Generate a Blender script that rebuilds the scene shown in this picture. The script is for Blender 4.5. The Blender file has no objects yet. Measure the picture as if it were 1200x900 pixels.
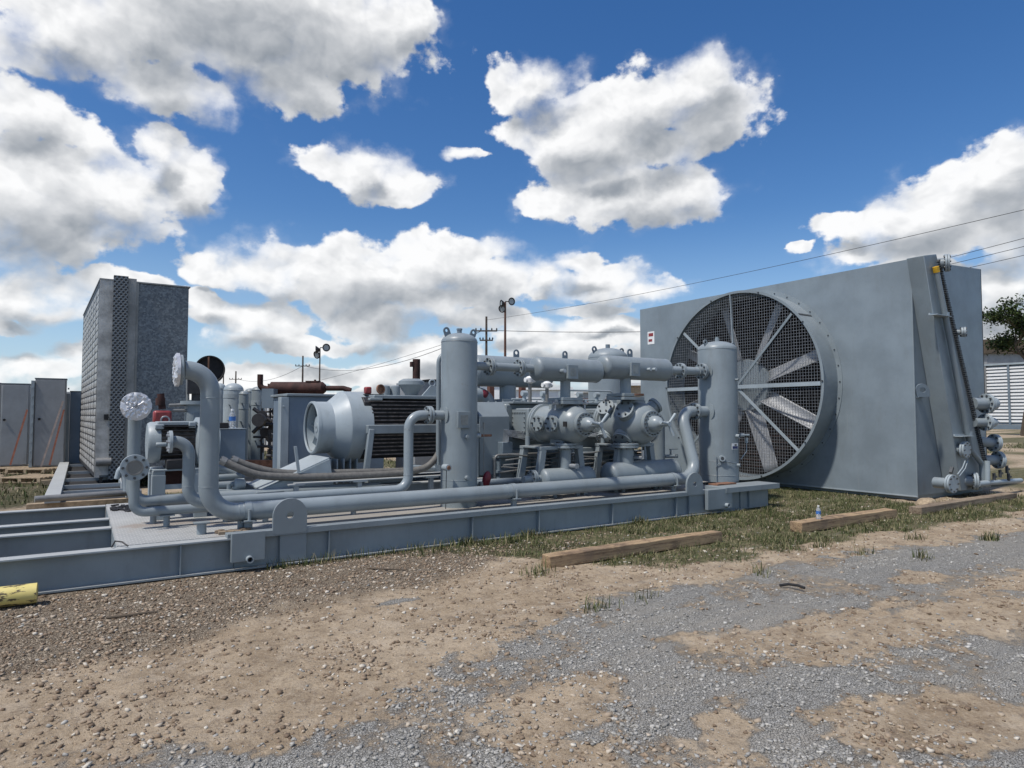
import bpy, bmesh, math, random
import numpy as np
from mathutils import Vector, Matrix
random.seed(7); rng = np.random.default_rng(7)
PI = math.pi
for c in list(bpy.data.collections): pass
SC = bpy.context.scene
COL = SC.collection

# ------------------------------------------------------------------ camera frame (used to read positions off the site survey)
FPX = 775.0; CH = 1.65; PITCH = math.atan(36/775); AZ = math.atan2(775, 504)
FW = Vector((math.cos(AZ)*math.cos(PITCH), math.sin(AZ)*math.cos(PITCH), math.sin(PITCH)))
RT = Vector((math.sin(AZ), -math.cos(AZ), 0)); UP = RT.cross(FW)
def ray(u, v): return FW*FPX + RT*(u-600) + UP*(450-v)
def at(u, v, x=None, y=None, z=None):
    d = ray(u, v)
    if x is not None: t = x/d.x
    elif y is not None: t = y/d.y
    else: t = (z-CH)/d.z
    return Vector((0, 0, CH)) + d*t
def atw(u, v, w):
    d = ray(u, v); return Vector((0, 0, CH)) + d*(w/FPX)
cam = bpy.data.cameras.new('camera'); co = bpy.data.objects.new('camera', cam); COL.objects.link(co)
cam.sensor_width = 36; cam.lens = FPX/1200*36; cam.clip_end = 6000; cam.clip_start = .05
co.matrix_world = Matrix((( RT.x, UP.x, -FW.x, 0), (RT.y, UP.y, -FW.y, 0), (RT.z, UP.z, -FW.z, CH), (0, 0, 0, 1)))
SC.camera = co

# ------------------------------------------------------------------ materials
def new_mat(name):
    m = bpy.data.materials.new(name); m.use_nodes = True
    nt = m.node_tree; b = nt.nodes['Principled BSDF']; return m, nt, b
def N(nt, t, **k):
    n = nt.nodes.new(t)
    for a, v in k.items(): setattr(n, a, v)
    return n
def L(nt, a, b): nt.links.new(a, b)
def mth(nt, op, a, b=None, c=None, clamp=False):
    n = nt.nodes.new('ShaderNodeMath'); n.operation = op; n.use_clamp = clamp
    for i, x in enumerate((a, b, c)):
        if x is None: continue
        if isinstance(x, (int, float)): n.inputs[i].default_value = x
        else: nt.links.new(x, n.inputs[i])
    return n.outputs[0]
def sstep(nt, x, lo, hi):
    n = nt.nodes.new('ShaderNodeMapRange'); n.interpolation_type = 'SMOOTHSTEP'
    n.inputs['From Min'].default_value = lo; n.inputs['From Max'].default_value = hi
    nt.links.new(x, n.inputs['Value']); return n.outputs['Result']
def noise(nt, vec, scale, detail=4, rough=.55, dist=0, dim='3D'):
    n = nt.nodes.new('ShaderNodeTexNoise'); n.noise_dimensions = dim
    n.inputs['Scale'].default_value = scale; n.inputs['Detail'].default_value = detail
    n.inputs['Roughness'].default_value = rough; n.inputs['Distortion'].default_value = dist
    if vec is not None: nt.links.new(vec, n.inputs['Vector'])
    return n.outputs['Fac']
def mixc(nt, f, a, b, mode='MIX'):
    n = nt.nodes.new('ShaderNodeMix'); n.data_type = 'RGBA'; n.blend_type = mode
    if isinstance(f, (int, float)): n.inputs[0].default_value = f
    else: nt.links.new(f, n.inputs[0])
    for i, x in ((6, a), (7, b)):
        if isinstance(x, (tuple, list)): n.inputs[i].default_value = (*x[:3], 1)
        else: nt.links.new(x, n.inputs[i])
    return n.outputs[2]
def objco(nt, sc=None):
    n = nt.nodes.new('ShaderNodeTexCoord')
    if sc is None: return n.outputs['Object']
    m = nt.nodes.new('ShaderNodeMapping'); m.inputs['Scale'].default_value = sc
    nt.links.new(n.outputs['Object'], m.inputs['Vector']); return m.outputs['Vector']
def bump(nt, b, h, strength=.3, dist=.01):
    n = nt.nodes.new('ShaderNodeBump'); n.inputs['Strength'].default_value = strength; n.inputs['Distance'].default_value = dist
    nt.links.new(h, n.inputs['Height']); nt.links.new(n.outputs[0], b.inputs['Normal'])
def paint(name, col, rough=.42, dirt=.25, rust=.22, metal=0, dent=0, dust=.12, spec=.5):
    m, nt, b = new_mat(name); o = objco(nt)
    n1 = noise(nt, o, 1.3, 5, .6); n2 = noise(nt, objco(nt, (6, 6, 1.2)), 1.0, 4, .65)
    dk = tuple(c*.72 for c in col); lt = tuple(min(1, c*1.13+.01) for c in col)
    c1 = mixc(nt, sstep(nt, n1, .3, .7), dk, lt)
    c1 = mixc(nt, .5, c1, col)
    c2 = mixc(nt, mth(nt, 'MULTIPLY', sstep(nt, n2, .5, .8), dirt), c1, (.12, .115, .10))
    g0 = noise(nt, o, 24, 3, .6); c2 = mixc(nt, mth(nt, 'MULTIPLY', sstep(nt, g0, .62, .72), .16), c2, tuple(c*.55 for c in col))
    # settled dust on upward faces (a coating of the surface itself)
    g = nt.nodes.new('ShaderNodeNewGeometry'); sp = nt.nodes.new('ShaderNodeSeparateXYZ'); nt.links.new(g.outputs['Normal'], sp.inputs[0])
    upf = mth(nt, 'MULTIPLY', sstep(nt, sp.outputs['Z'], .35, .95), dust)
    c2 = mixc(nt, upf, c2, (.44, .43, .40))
    if rust:
        n3 = noise(nt, o, 9, 6, .7); n5 = noise(nt, objco(nt, (9, 9, .7)), 1.6, 5, .6)
        c2 = mixc(nt, mth(nt, 'MULTIPLY', sstep(nt, n3, .66, .70), rust), c2, (.16, .09, .055)); c2 = mixc(nt, mth(nt, 'MULTIPLY', sstep(nt, n5, .62, .80), .28), c2, (.33, .33, .31))
    nt.links.new(c2, b.inputs['Base Color'])
    r = mth(nt, 'ADD', mth(nt, 'MULTIPLY', noise(nt, o, 5, 4), .3), rough-.15)
    nt.links.new(r, b.inputs['Roughness']); b.inputs['Metallic'].default_value = metal
    b.inputs['Specular IOR Level'].default_value = spec
    h = noise(nt, o, 90, 2, .5)
    if dent:
        hh = mth(nt, 'ADD', mth(nt, 'MULTIPLY', noise(nt, o, 1.1, 2, .5), dent), mth(nt, 'MULTIPLY', h, .02)); bump(nt, b, hh, .8, .06)
    else: bump(nt, b, h, .06, .004)
    return m
def plain(name, col, rough=.6, metal=0, var=.25, sc=8, bmp=.15):
    m, nt, b = new_mat(name); o = objco(nt); n1 = noise(nt, o, sc, 5, .65)
    c = mixc(nt, sstep(nt, n1, .3, .7), tuple(x*(1-var) for x in col), tuple(min(1, x*(1+var)) for x in col))
    nt.links.new(c, b.inputs['Base Color']); b.inputs['Roughness'].default_value = rough; b.inputs['Metallic'].default_value = metal
    bump(nt, b, noise(nt, o, sc*6, 4), bmp, .004); return m
GREY = (.215, .254, .274)
M = {}
M['grey'] = paint('grey_enamel', GREY)
M['grey_pipe'] = paint('grey_pipe_enamel', (.23, .270, .290), .36)
M['grey_warm'] = paint('grey_casting_enamel', (.22, .255, .268), .35, .3)
M['grey_dark'] = paint('dark_grey_enamel', (.135, .175, .21), .5)  # plain darker grey for lugs, ribs and trim
M['grey_light'] = paint('pale_grey_enamel', (.31, .36, .385), .45)
M['grey_web'] = paint('bounce_lightened_enamel', (.225, .265, .285), .5, .3, .25, dust=.45)  # same grey enamel, lightened in place of light bounced off the ground
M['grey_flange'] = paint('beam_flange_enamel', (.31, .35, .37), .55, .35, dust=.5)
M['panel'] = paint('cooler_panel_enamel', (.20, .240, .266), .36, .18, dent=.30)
M['panel_shaded'] = paint('cooler_shade_tinted_enamel', (.178, .216, .242), .42, .18, dent=.30)  # front panel enamel darkened, painting in the shade of the side faces
M['cabinet'] = paint('cabinet_enamel', (.28, .295, .305), .55, .2, dent=.08)
M['cabinet_b'] = paint('blue_grey_cabinet_enamel', (.15, .20, .255), .5, .15, dent=.08)
M['deck_main'] = paint('weathered_deck', (.27, .25, .22), .85, .6, .5, dust=.2)
M['black'] = plain('black_rubber', (.016, .016, .017), .85)
M['darkmetal'] = plain('dark_fin_metal', (.035, .034, .036), .55, .3)
M['fins'] = plain('motor_fin_cast_iron', (.14, .12, .11), .6, .2, .5, 12)
M['rust'] = plain('rusty_steel', (.050, .020, .016), .8, .1, .5, 5)
M['rustlight'] = plain('rusted_bracket', (.20, .10, .06), .85, 0, .4, 9)
M['bolt'] = plain('bolt_steel', (.07, .075, .08), .5, .5)
M['boltlight'] = plain('zinc_bolt', (.38, .40, .42), .4, .6)
M['red'] = plain('red_enamel', (.26, .04, .04), .4)
M['darkred'] = plain('dark_red_handle', (.14, .01, .02), .45)
M['yellow'] = plain('yellow_cap', (.62, .36, .02), .5)
M['white'] = plain('white_enamel', (.74, .75, .74), .5, 0, .08)
M['whitebuild'] = plain('white_sheeting', (.70, .72, .72), .6, 0, .1, 1)
M['hose'] = plain('grey_hose_rubber', (.13, .125, .115), .7, 0, .2, 20)
M['alu'] = plain('fan_aluminium', (.36, .37, .38), .55, .3, .04, 3, .0)
M['mesh'] = plain('guard_wire_galvanised', (.25, .26, .27), .5, .5)
M['core'] = plain('cooler_core', (.022, .017, .015), .8)
M['wire'] = plain('cable_black', (.03, .03, .03), .7)
M['pole'] = plain('pole_timber', (.07, .055, .045), .9, 0, .3, 4)
M['polerust'] = plain('rusty_pole', (.10, .05, .035), .85, 0, .3, 6)
M['orange'] = plain('orange_strap', (.42, .16, .10), .7)
M['strap'] = plain('pale_strap', (.45, .35, .30), .7)
M['brownstructure'] = plain('brown_rack_steel', (.13, .055, .04), .8)
M['pallet'] = plain('pallet_wood', (.34, .26, .17), .85, 0, .3, 12)
M['water'] = None
def foil():
    m, nt, b = new_mat('crumpled_foil'); o = objco(nt)
    b.inputs['Base Color'].default_value = (.66, .66, .67, 1); b.inputs['Metallic'].default_value = .55; b.inputs['Roughness'].default_value = .48
    v = N(nt, 'ShaderNodeTexVoronoi', feature='F1'); v.inputs['Scale'].default_value = 14; L(nt, o, v.inputs['Vector'])
    h = mth(nt, 'ADD', v.outputs['Distance'], mth(nt, 'MULTIPLY', noise(nt, o, 30, 3, .5), .4)); bump(nt, b, h, .55, .010); return m
M['foil'] = foil()
def wood(name, top, dark):
    lo = dark
    m, nt, b = new_mat(name); o = objco(nt, (1.2, 30, 30)); n = noise(nt, o, 1.0, 6, .6, 1.2); n2 = noise(nt, objco(nt), 3, 5, .6)
    c = mixc(nt, sstep(nt, n, .35, .7), top, dark); c = mixc(nt, mth(nt, 'MULTIPLY', sstep(nt, n2, .45, .7), .6), c, (.16, .12, .09))
    w = N(nt, 'ShaderNodeTexWave', wave_type='BANDS', bands_direction='Z'); w.inputs['Scale'].default_value = 7; w.inputs['Distortion'].default_value = 6; w.inputs['Detail'].default_value = 4
    L(nt, o, w.inputs['Vector']); c = mixc(nt, mth(nt, 'MULTIPLY', w.outputs['Fac'], .25), c, dark); st_ = noise(nt, objco(nt, (2, 2, 9)), 2.2, 5, .65); c = mixc(nt, mth(nt, 'MULTIPLY', sstep(nt, st_, .50, .66), .65), c, (.10, .065, .04))
    L(nt, c, b.inputs['Base Color']); b.inputs['Roughness'].default_value = .9; bump(nt, b, mth(nt, 'ADD', n, mth(nt, 'MULTIPLY', w.outputs['Fac'], .5)), .5, .006); return m
M['timber'] = wood('sawn_timber', (.46, .33, .19), (.20, .125, .075))
M['timber_grey'] = wood('weathered_timber', (.34, .27, .19), (.13, .09, .06))
def galv():
    m, nt, b = new_mat('galvanised_spangle'); o = objco(nt)
    v = N(nt, 'ShaderNodeTexVoronoi', feature='F1'); v.inputs['Scale'].default_value = 26; L(nt, o, v.inputs['Vector'])
    s = N(nt, 'ShaderNodeSeparateColor'); L(nt, v.outputs['Color'], s.inputs[0])
    big = noise(nt, o, 1.3, 5, .6)
    f = mth(nt, 'ADD', mth(nt, 'MULTIPLY', s.outputs[0], .75), mth(nt, 'MULTIPLY', big, .5))
    c = mixc(nt, sstep(nt, f, .2, 1.2), (.10, .115, .13), (.21, .235, .25)); L(nt, c, b.inputs['Base Color'])
    b.inputs['Metallic'].default_value = .45; L(nt, mth(nt, 'ADD', mth(nt, 'MULTIPLY', s.outputs[1], .25), .38), b.inputs['Roughness'])
    bump(nt, b, big, .4, .06); return m
M['galv'] = galv()
M['galv_dull'] = plain('dull_galvanised', (.25, .25, .24), .5, .5, .25, 2)
M['louvre'] = plain('weathered_louvre_aluminium', (.42, .41, .385), .5, .45, .3, 4)
def perf():
    m, nt, b = new_mat('perforated_sheet'); tc = nt.nodes.new('ShaderNodeTexCoord')
    sp = N(nt, 'ShaderNodeSeparateXYZ'); L(nt, tc.outputs['Object'], sp.inputs[0])
    # staggered round holes: two square lattices offset by half a cell
    def lat(ox, oz):
        fx = mth(nt, 'SUBTRACT', mth(nt, 'FRACT', mth(nt, 'ADD', mth(nt, 'DIVIDE', sp.outputs['X'], .087), ox)), .5)
        fz = mth(nt, 'SUBTRACT', mth(nt, 'FRACT', mth(nt, 'ADD', mth(nt, 'DIVIDE', sp.outputs['Z'], .11), oz)), .5)
        return mth(nt, 'SQRT', mth(nt, 'ADD', mth(nt, 'MULTIPLY', fx, fx), mth(nt, 'MULTIPLY', mth(nt, 'MULTIPLY', fz, fz), 1.6)))
    d = mth(nt, 'MINIMUM', lat(0, 0), lat(.5, .5)); f = sstep(nt, d, .27, .32)
    L(nt, mixc(nt, f, (.012, .013, .015), (.16, .18, .195)), b.inputs['Base Color']); b.inputs['Roughness'].default_value = .5
    L(nt, mth(nt, 'MULTIPLY', f, .4), b.inputs['Metallic']); bump(nt, b, f, .7, .01); return m
M['perf'] = perf()
def tread():
    m, nt, b = new_mat('tread_plate'); o = objco(nt)
    br = N(nt, 'ShaderNodeTexBrick'); br.inputs['Scale'].default_value = 9; br.inputs['Mortar Size'].default_value = .07; br.inputs['Mortar Smooth'].default_value = .3
    br.inputs['Brick Width'].default_value = .55; br.inputs['Row Height'].default_value = .55; L(nt, o, br.inputs['Vector'])
    n = noise(nt, o, 2.2, 6, .65); n3 = noise(nt, o, 1.1, 5, .6)
    c = mixc(nt, sstep(nt, n, .3, .7), (.27, .275, .27), (.39, .395, .385)); c = mixc(nt, mth(nt, 'MULTIPLY', br.outputs['Fac'], .55), c, (.50, .50, .48))
    c = mixc(nt, mth(nt, 'MULTIPLY', sstep(nt, n3, .56, .68), .55), c, (.22, .15, .10))
    L(nt, c, b.inputs['Base Color']); b.inputs['Roughness'].default_value = .6; bump(nt, b, br.outputs['Fac'], .6, .004); return m
M['tread'] = tread()
def sticker(name, top, bot, zsplit):
    m, nt, b = new_mat(name); b.inputs['Base Color'].default_value = (*top, 1); b.inputs['Roughness'].default_value = .5; return m
M['navy'] = plain('navy_sticker', (.02, .03, .12), .5)
M['plate'] = plain('nameplate_metal', (.22, .235, .235), .4, .4)
M['yellowpaint'] = None
def chipped():
    m, nt, b = new_mat('chipped_yellow_paint'); o = objco(nt); n = noise(nt, objco(nt, (3, 12, 12)), 1.6, 7, .7)
    f = sstep(nt, n, .52, .55); L(nt, mixc(nt, f, mixc(nt, noise(nt, o, 8), (.60, .48, .13), (.70, .60, .25)), (.10, .075, .04)), b.inputs['Base Color'])
    b.inputs['Roughness'].default_value = .6; bump(nt, b, f, -.6, .006); return m
M['yellowpaint'] = chipped()
def bottle_mat():
    m, nt, b = new_mat('clear_plastic'); b.inputs['Base Color'].default_value = (.85, .9, .95, 1); b.inputs['Roughness'].default_value = .08
    b.inputs['Transmission Weight'].default_value = .75; b.inputs['IOR'].default_value = 1.25; return m
M['pet'] = bottle_mat()
M['bluelabel'] = plain('blue_bottle_label', (.05, .16, .45), .4)
M['leaf'] = plain('tree_leaf', (.035, .055, .02), .6, 0, .4, 1)
M['bark'] = plain('bark', (.09, .07, .05), .95)

# ------------------------------------------------------------------ mesh builder
def basis(ax):
    a = Vector(ax).normalized(); t = Vector((0, 0, 1)) if abs(a.z) < .9 else Vector((1, 0, 0))
    u = t.cross(a).normalized(); return a, u, a.cross(u)
class MB:
    def __init__(s): s.v = []; s.f = []; s.g = []
    def add(s, vs, fs):
        n = len(s.v); s.g.append((n, len(s.f))); s.v += [Vector(p) for p in vs]; s.f += [tuple(i+n for i in f) for f in fs]; return s
    def box(s, c, d, R=None):
        c = Vector(c); h = Vector(d)*.5; vs = []
        for x in (-1, 1):
            for y in (-1, 1):
                for z in (-1, 1):
                    p = Vector((x*h.x, y*h.y, z*h.z)); vs.append(c + (R @ p if R else p))
        return s.add(vs, [(0, 1, 3, 2), (4, 6, 7, 5), (0, 4, 5, 1), (2, 3, 7, 6), (0, 2, 6, 4), (1, 5, 7, 3)])
    def b2(s, a, b):  # box from two corners
        a = Vector(a); b = Vector(b); return s.box((a+b)/2, [abs(b[i]-a[i]) for i in range(3)])
    def bar(s, p0, p1, w, h=None, up=(0, 0, 1)):
        p0 = Vector(p0); p1 = Vector(p1); h = h or w; d = (p1-p0); l = d.length; d.normalize(); up = Vector(up)
        if abs(d.dot(up)) > .98: up = Vector((1, 0, 0))
        sd = d.cross(up).normalized(); u2 = sd.cross(d)
        R = Matrix((d, sd, u2)).transposed(); return s.box((p0+p1)/2, (l, w, h), R)
    def cyl(s, p0, p1, r, r1=None, n=28, cap=True):
        p0 = Vector(p0); p1 = Vector(p1); return s.lathe(p0, p1-p0, [(0, r), ((p1-p0).length, r if r1 is None else r1)], n, cap)
    def lathe(s, o, ax, prof, n=32, cap=True):
        a, u, w = basis(ax); o = Vector(o); vs = []; fs = []
        for t, r in prof:
            for k in range(n):
                th = 2*PI*k/n; vs.append(o + a*t + (u*math.cos(th)+w*math.sin(th))*r)
        m = len(prof)
        for i in range(m-1):
            for k in range(n):
                k2 = (k+1) % n; fs.append((i*n+k, i*n+k2, (i+1)*n+k2, (i+1)*n+k))
        if cap: fs.append(tuple(reversed(range(n)))); fs.append(tuple((m-1)*n+k for k in range(n)))
        return s.add(vs, fs)
    def tube(s, pts, r, rb=.2, n=24, seg=8, cap=True):
        P_ = [Vector(p) for p in pts]; path = [P_[0]]
        for i in range(1, len(P_)-1):
            a = (P_[i-1]-P_[i]); b = (P_[i+1]-P_[i]); la, lb = a.length, b.length; a.normalize(); b.normalize()
            ang = a.angle(b)
            if ang > PI-.02: path.append(P_[i]); continue
            d = min(rb/math.tan(ang/2), la*.95, lb*.95); R = d*math.tan(ang/2); c = P_[i] + (a+b).normalized()*(R/math.sin(ang/2))
            q0 = P_[i]+a*d-c; q1 = P_[i]+b*d-c; tot = q0.angle(q1); k = (q0.cross(q1)).normalized()
            for j in range(seg+1): path.append(c + Matrix.Rotation(tot*j/seg, 3, k) @ q0)
        path.append(P_[-1])
        return s.sweep(path, r, n, cap)
    def sweep(s, path, r, n=16, cap=True):
        vs = []; fs = []; m = len(path); tg = []
        for i in range(m):
            t = (path[min(i+1, m-1)]-path[max(i-1, 0)]).normalized(); tg.append(t)
        a, u, w = basis(tg[0])
        for i in range(m):
            t = tg[i]; u = (u - t*u.dot(t)).normalized(); w = t.cross(u); rr = r[i] if isinstance(r, (list, tuple)) else r
            for k in range(n):
                th = 2*PI*k/n; vs.append(path[i] + (u*math.cos(th)+w*math.sin(th))*rr)
        for i in range(m-1):
            for k in range(n):
                k2 = (k+1) % n; fs.append((i*n+k, i*n+k2, (i+1)*n+k2, (i+1)*n+k))
        if cap: fs.append(tuple(reversed(range(n)))); fs.append(tuple((m-1)*n+k for k in range(n)))
        return s.add(vs, fs)
    def prism(s, poly, o, ux, uy, th):
        o = Vector(o); ux = Vector(ux); uy = Vector(uy); t = ux.cross(uy).normalized()*th; n = len(poly)
        vs = [o+ux*a+uy*b for a, b in poly] + [o+ux*a+uy*b+t for a, b in poly]
        fs = [tuple(reversed(range(n))), tuple(range(n, 2*n))] + [(i, (i+1) % n, n+(i+1) % n, n+i) for i in range(n)]
        return s.add(vs, fs)
    def ringplate(s, outer, inner, o, ux, uy, th):   # plate with a hole: outer/inner closed loops of same count
        o = Vector(o); ux = Vector(ux); uy = Vector(uy); t = ux.cross(uy).normalized()*th; n = len(outer)
        vs = []
        for lp, q in ((outer, 0), (inner, 0), (outer, 1), (inner, 1)): vs += [o+ux*a+uy*b+t*q for a, b in lp]
        fs = []
        for i in range(n):
            j = (i+1) % n
            fs += [(i, n+i, n+j, j), (2*n+i, 2*n+j, 3*n+j, 3*n+i), (i, j, 2*n+j, 2*n+i), (n+i, 3*n+i, 3*n+j, n+j)]
        return s.add(vs, fs)
    def bolts(s, c, ax, rc, nb, rb, h, ph=0):
        a, u, w = basis(ax); c = Vector(c)
        for k in range(nb):
            th = 2*PI*(k+ph)/nb; p = c + (u*math.cos(th)+w*math.sin(th))*rc
            s.lathe(p, a, [(0, rb), (h, rb*.96)], 6)
        return s
    def arc(s, c, R, r, ax, n=48, m=8):   # torus
        a, u, w = basis(ax); c = Vector(c); vs = []; fs = []
        for i in range(n):
            th = 2*PI*i/n; d = u*math.cos(th)+w*math.sin(th)
            for j in range(m): ph = 2*PI*j/m; vs.append(c + d*(R+r*math.cos(ph)) + a*(r*math.sin(ph)))
        for i in range(n):
            for j in range(m): i2 = (i+1) % n; j2 = (j+1) % m; fs.append((i*m+j, i2*m+j, i2*m+j2, i*m+j2))
        return s.add(vs, fs)
    def build(s, name, mat, parent=None, loc=None, bevel=0, label=None, sharp=38, mats=None):
        base = Vector((0, 0, 0))
        root = parent
        while root is not None: base = base + root.location; root = root.parent
        if loc is not None and parent is None: base = Vector(loc)
        me = bpy.data.meshes.new(name); me.from_pydata([tuple(p-base) for p in s.v], [], s.f); me.update()
        bm = bmesh.new(); bm.from_mesh(me); bmesh.ops.recalc_face_normals(bm, faces=bm.faces); bm.to_mesh(me); bm.free()
        me.polygons.foreach_set('use_smooth', [True]*len(me.polygons)); me.set_sharp_from_angle(angle=math.radians(sharp))
        me.materials.append(M[mat] if isinstance(mat, str) else mat)
        o = bpy.data.objects.new(name, me); COL.objects.link(o)
        if parent is not None: o.parent = parent
        elif loc is not None: o.location = base
        if bevel:
            mo = o.modifiers.new('bevel', 'BEVEL'); mo.width = bevel; mo.segments = 2; mo.limit_method = 'ANGLE'
        if label: o['label'] = label
        return o
def build_each(s, name, mat, parent=None, bevel=0, per=1):
    """one object for every piece added to the builder (per = pieces that belong together)"""
    g = s.g + [(len(s.v), len(s.f))]; out = []
    for i in range(0, len(g)-1, per):
        (v0, f0), (v1, f1) = g[i], g[min(i+per, len(g)-1)]; q = MB(); q.v = s.v[v0:v1]; q.f = [tuple(k-v0 for k in f) for f in s.f[f0:f1]]; out.append(q.build(name, mat, parent, bevel=bevel))
    return out
MB.build_each = build_each
def thing(name, label, cat, loc, group=None):
    o = bpy.data.objects.new(name, None); COL.objects.link(o); o.location = Vector(loc); o.empty_display_size = .2
    o['label'] = label; o['category'] = cat
    if group: o['group'] = group
    return o
def tag(o, label, cat, group=None):
    o['label'] = label; o['category'] = cat
    if group: o['group'] = group
    return o
def struct(o, kind='structure'): o['kind'] = kind; return o
X_, Y_, Z_ = Vector((1, 0, 0)), Vector((0, 1, 0)), Vector((0, 0, 1))

def flange(parent, c, ax, r, th=.03, nb=8, name='flange', mat='grey_pipe', pair=True, bolt='bolt', foil_on=0):
    """bolted flange pair centred on c"""
    a = Vector(ax).normalized(); c = Vector(c); m = MB()
    if pair:
        m.cyl(c-a*(th+.004), c-a*.004, r, n=36); m.cyl(c+a*.004, c+a*(th+.004), r, n=36); m.cyl(c-a*.006, c+a*.006, r*.8, n=24)
    else: m.cyl(c, c+a*th, r, n=36)
    f = m.build(name, mat, parent, bevel=.003)
    b = MB(); off = (th+.004) if pair else th
    if pair: b.bolts(c-a*(off+.018), a, r*.8, nb, r*.085+.004, 2*off+.036)
    else: b.bolts(c+a*off, a, r*.8, nb, r*.085+.004, .018)
    b.build_each('flange_bolt', bolt, f)
    return f
def dome_prof(r, h, z0, n=8, up=True):
    return [(z0 + h*math.sin(PI/2*i/n), max(.001, r*math.cos(PI/2*i/n))) for i in range(n+1)]
def lug(parent, c, ux, uz, w, h, th, hole, name='lifting_lug', mat='grey'):
    """padeye: rounded plate with a real hole, c = bottom centre, ux across, uz up"""
    n = 40; outer = []; inner = []; r = w/2; cy = h-r
    for k in range(n):
        t = 2*PI*k/n; cx, sy = math.cos(t), math.sin(t)
        if sy >= 0: outer.append((r*cx, cy+r*sy))
        else:
            sc = min(r/max(abs(cx), 1e-6), cy/max(abs(sy), 1e-6)); outer.append((cx*sc, cy+sy*sc))
        inner.append((hole*cx, cy+hole*sy))
    ux = Vector(ux).normalized(); uz = Vector(uz).normalized(); t = ux.cross(uz).normalized()
    m = MB(); m.ringplate(outer, inner, Vector(c)-t*th/2, ux, uz, th); return m.build(name, mat, parent, bevel=.002)
def foil_cap(parent, c, ax, r, name='foil_cover'):
    a, u, w = basis(ax); c = Vector(c); m = MB(); vs = []; fs = []; R = 10; n = 40
    prof = [(.0, r*1.04, 0), (.035, r*1.05, .02)] + [(.045, r*(1-i/8), .012) for i in range(1, 8)] + [(.045, .003, 0)]
    for i, (t, rr, j) in enumerate(prof):
        for k in range(n):
            th = 2*PI*k/n; q = rr*(1+random.uniform(-.035, .035)*(i < 3)); vs.append(c + a*(t+random.uniform(-1, 1)*.009*(i > 0)) + (u*math.cos(th)+w*math.sin(th))*q)
    for i in range(len(prof)-1):
        for k in range(n): k2 = (k+1) % n; fs.append((i*n+k, i*n+k2, (i+1)*n+k2, (i+1)*n+k))
    # crumpled skirt
    m.add(vs, fs); return m.build(name, 'foil', parent, sharp=25)
# ================================================================== SKID
skid = thing('compressor_skid', 'long grey steel skid, tread plate deck at one end, carrying all the machinery', 'equipment skid', (5, 9.8, 0))
XL = -3.2; XR = 10.58; YF = 7.60; YB = 12.3
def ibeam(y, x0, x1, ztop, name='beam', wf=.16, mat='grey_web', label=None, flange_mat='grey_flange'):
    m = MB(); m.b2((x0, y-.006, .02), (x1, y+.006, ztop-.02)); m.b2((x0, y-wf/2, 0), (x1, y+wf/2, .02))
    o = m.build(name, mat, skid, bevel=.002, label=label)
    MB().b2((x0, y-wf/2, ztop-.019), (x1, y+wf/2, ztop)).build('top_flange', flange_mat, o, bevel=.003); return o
fb = ibeam(YF, XL, 1.40, .345, 'front_beam')
ibeam(9.06, XL, .325, .345); ibeam(9.83, XL, .325, .345); ibeam(11.25, XL, .325, .345); ibeam(12.2, 1.5, XR, .345, 'rear_beam')
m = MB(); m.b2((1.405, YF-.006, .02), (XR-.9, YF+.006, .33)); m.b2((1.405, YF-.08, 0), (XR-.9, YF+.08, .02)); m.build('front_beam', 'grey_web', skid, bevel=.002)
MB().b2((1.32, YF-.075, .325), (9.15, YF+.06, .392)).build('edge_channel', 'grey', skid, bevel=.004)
# right end piece
m = MB(); m.b2((9.15, YF-.16, .325), (XR+.03, YF+.3, .415)); m.b2((9.68, YF-.03, 0), (XR-.12, YF+.02, .325)); m.b2((XR-.14, YF-.03, 0), (XR-.12, YB-.1, .325)); m.build('end_frame', 'grey', skid, bevel=.004)
MB().b2((.33, YF+.08, .335), (1.95, 11.33, .35)).build('tread_plate', 'tread', skid)
MB().b2((1.952, YF+.062, .33), (XR, YB, .352)).build('deck_plate', 'deck_main', skid)
m = MB(); m.b2((.325, YF+.01, .02), (.333, 11.2, .333)); m.build('cross_beam', 'grey_web', skid)
m = MB(); m.b2((-2.2, YF+.01, .02), (-2.19, 11.2, .3)); m.build('cross_beam', 'grey_web', skid)
for u, v in ((211, 660), (385, 640), (553, 625), (631, 617), (717, 610), (792, 603), (877, 590)):
    p = at(u, v, y=YF-.04); MB().b2((p.x-.006, YF-.07, .02), (p.x+.006, YF-.006, .32)).build('stiffener', 'grey_web', skid)
# backing plates below lifting lugs
for u0, u1 in ((327, 358), (806, 829)):
    a = at(u0, 640 if u0 < 500 else 590, y=YF-.02).x; b = at(u1, 640 if u0 < 500 else 590, y=YF-.02).x
    MB().b2((a, YF-.055, .03), (b, YF-.0065, .33)).build('doubler_plate', 'grey', skid, bevel=.003)
for (u, r) in ((339.5, .185), (813, .19)):
    x = at(u, 606 if u < 500 else 565, y=YF-.05).x; lug(skid, (x, YF-.06, .34), X_, Z_, r*2, .385 if u < 500 else .36, .035, .038)
# drain boxes
for u0, u1, v0, v1, us, vs_ in ((271, 311, 624, 660, 292, 655), (830, 858, 575, 598, 851, 592)):
    y = YF-.15; a = at(u0, v1, y=y); b = at(u1, v0, y=y)
    m = MB(); m.b2((a.x, y, max(a.z, .05)), (b.x, YF-.082, .405)); bx = m.build('drain_box', 'grey', skid, bevel=.004)
    c = at(us, vs_, y=y); m = MB(); m.lathe(c, -Y_, [(0, .036), (.06, .036), (.06, .026), (.01, .026)], 20, cap=False); m.build('drain_pipe', 'grey_light', bx)
    m = MB(); m.cyl(c-Y_*.004, c-Y_*.012, .026); m.build('pipe_bore', 'black', bx)
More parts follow.
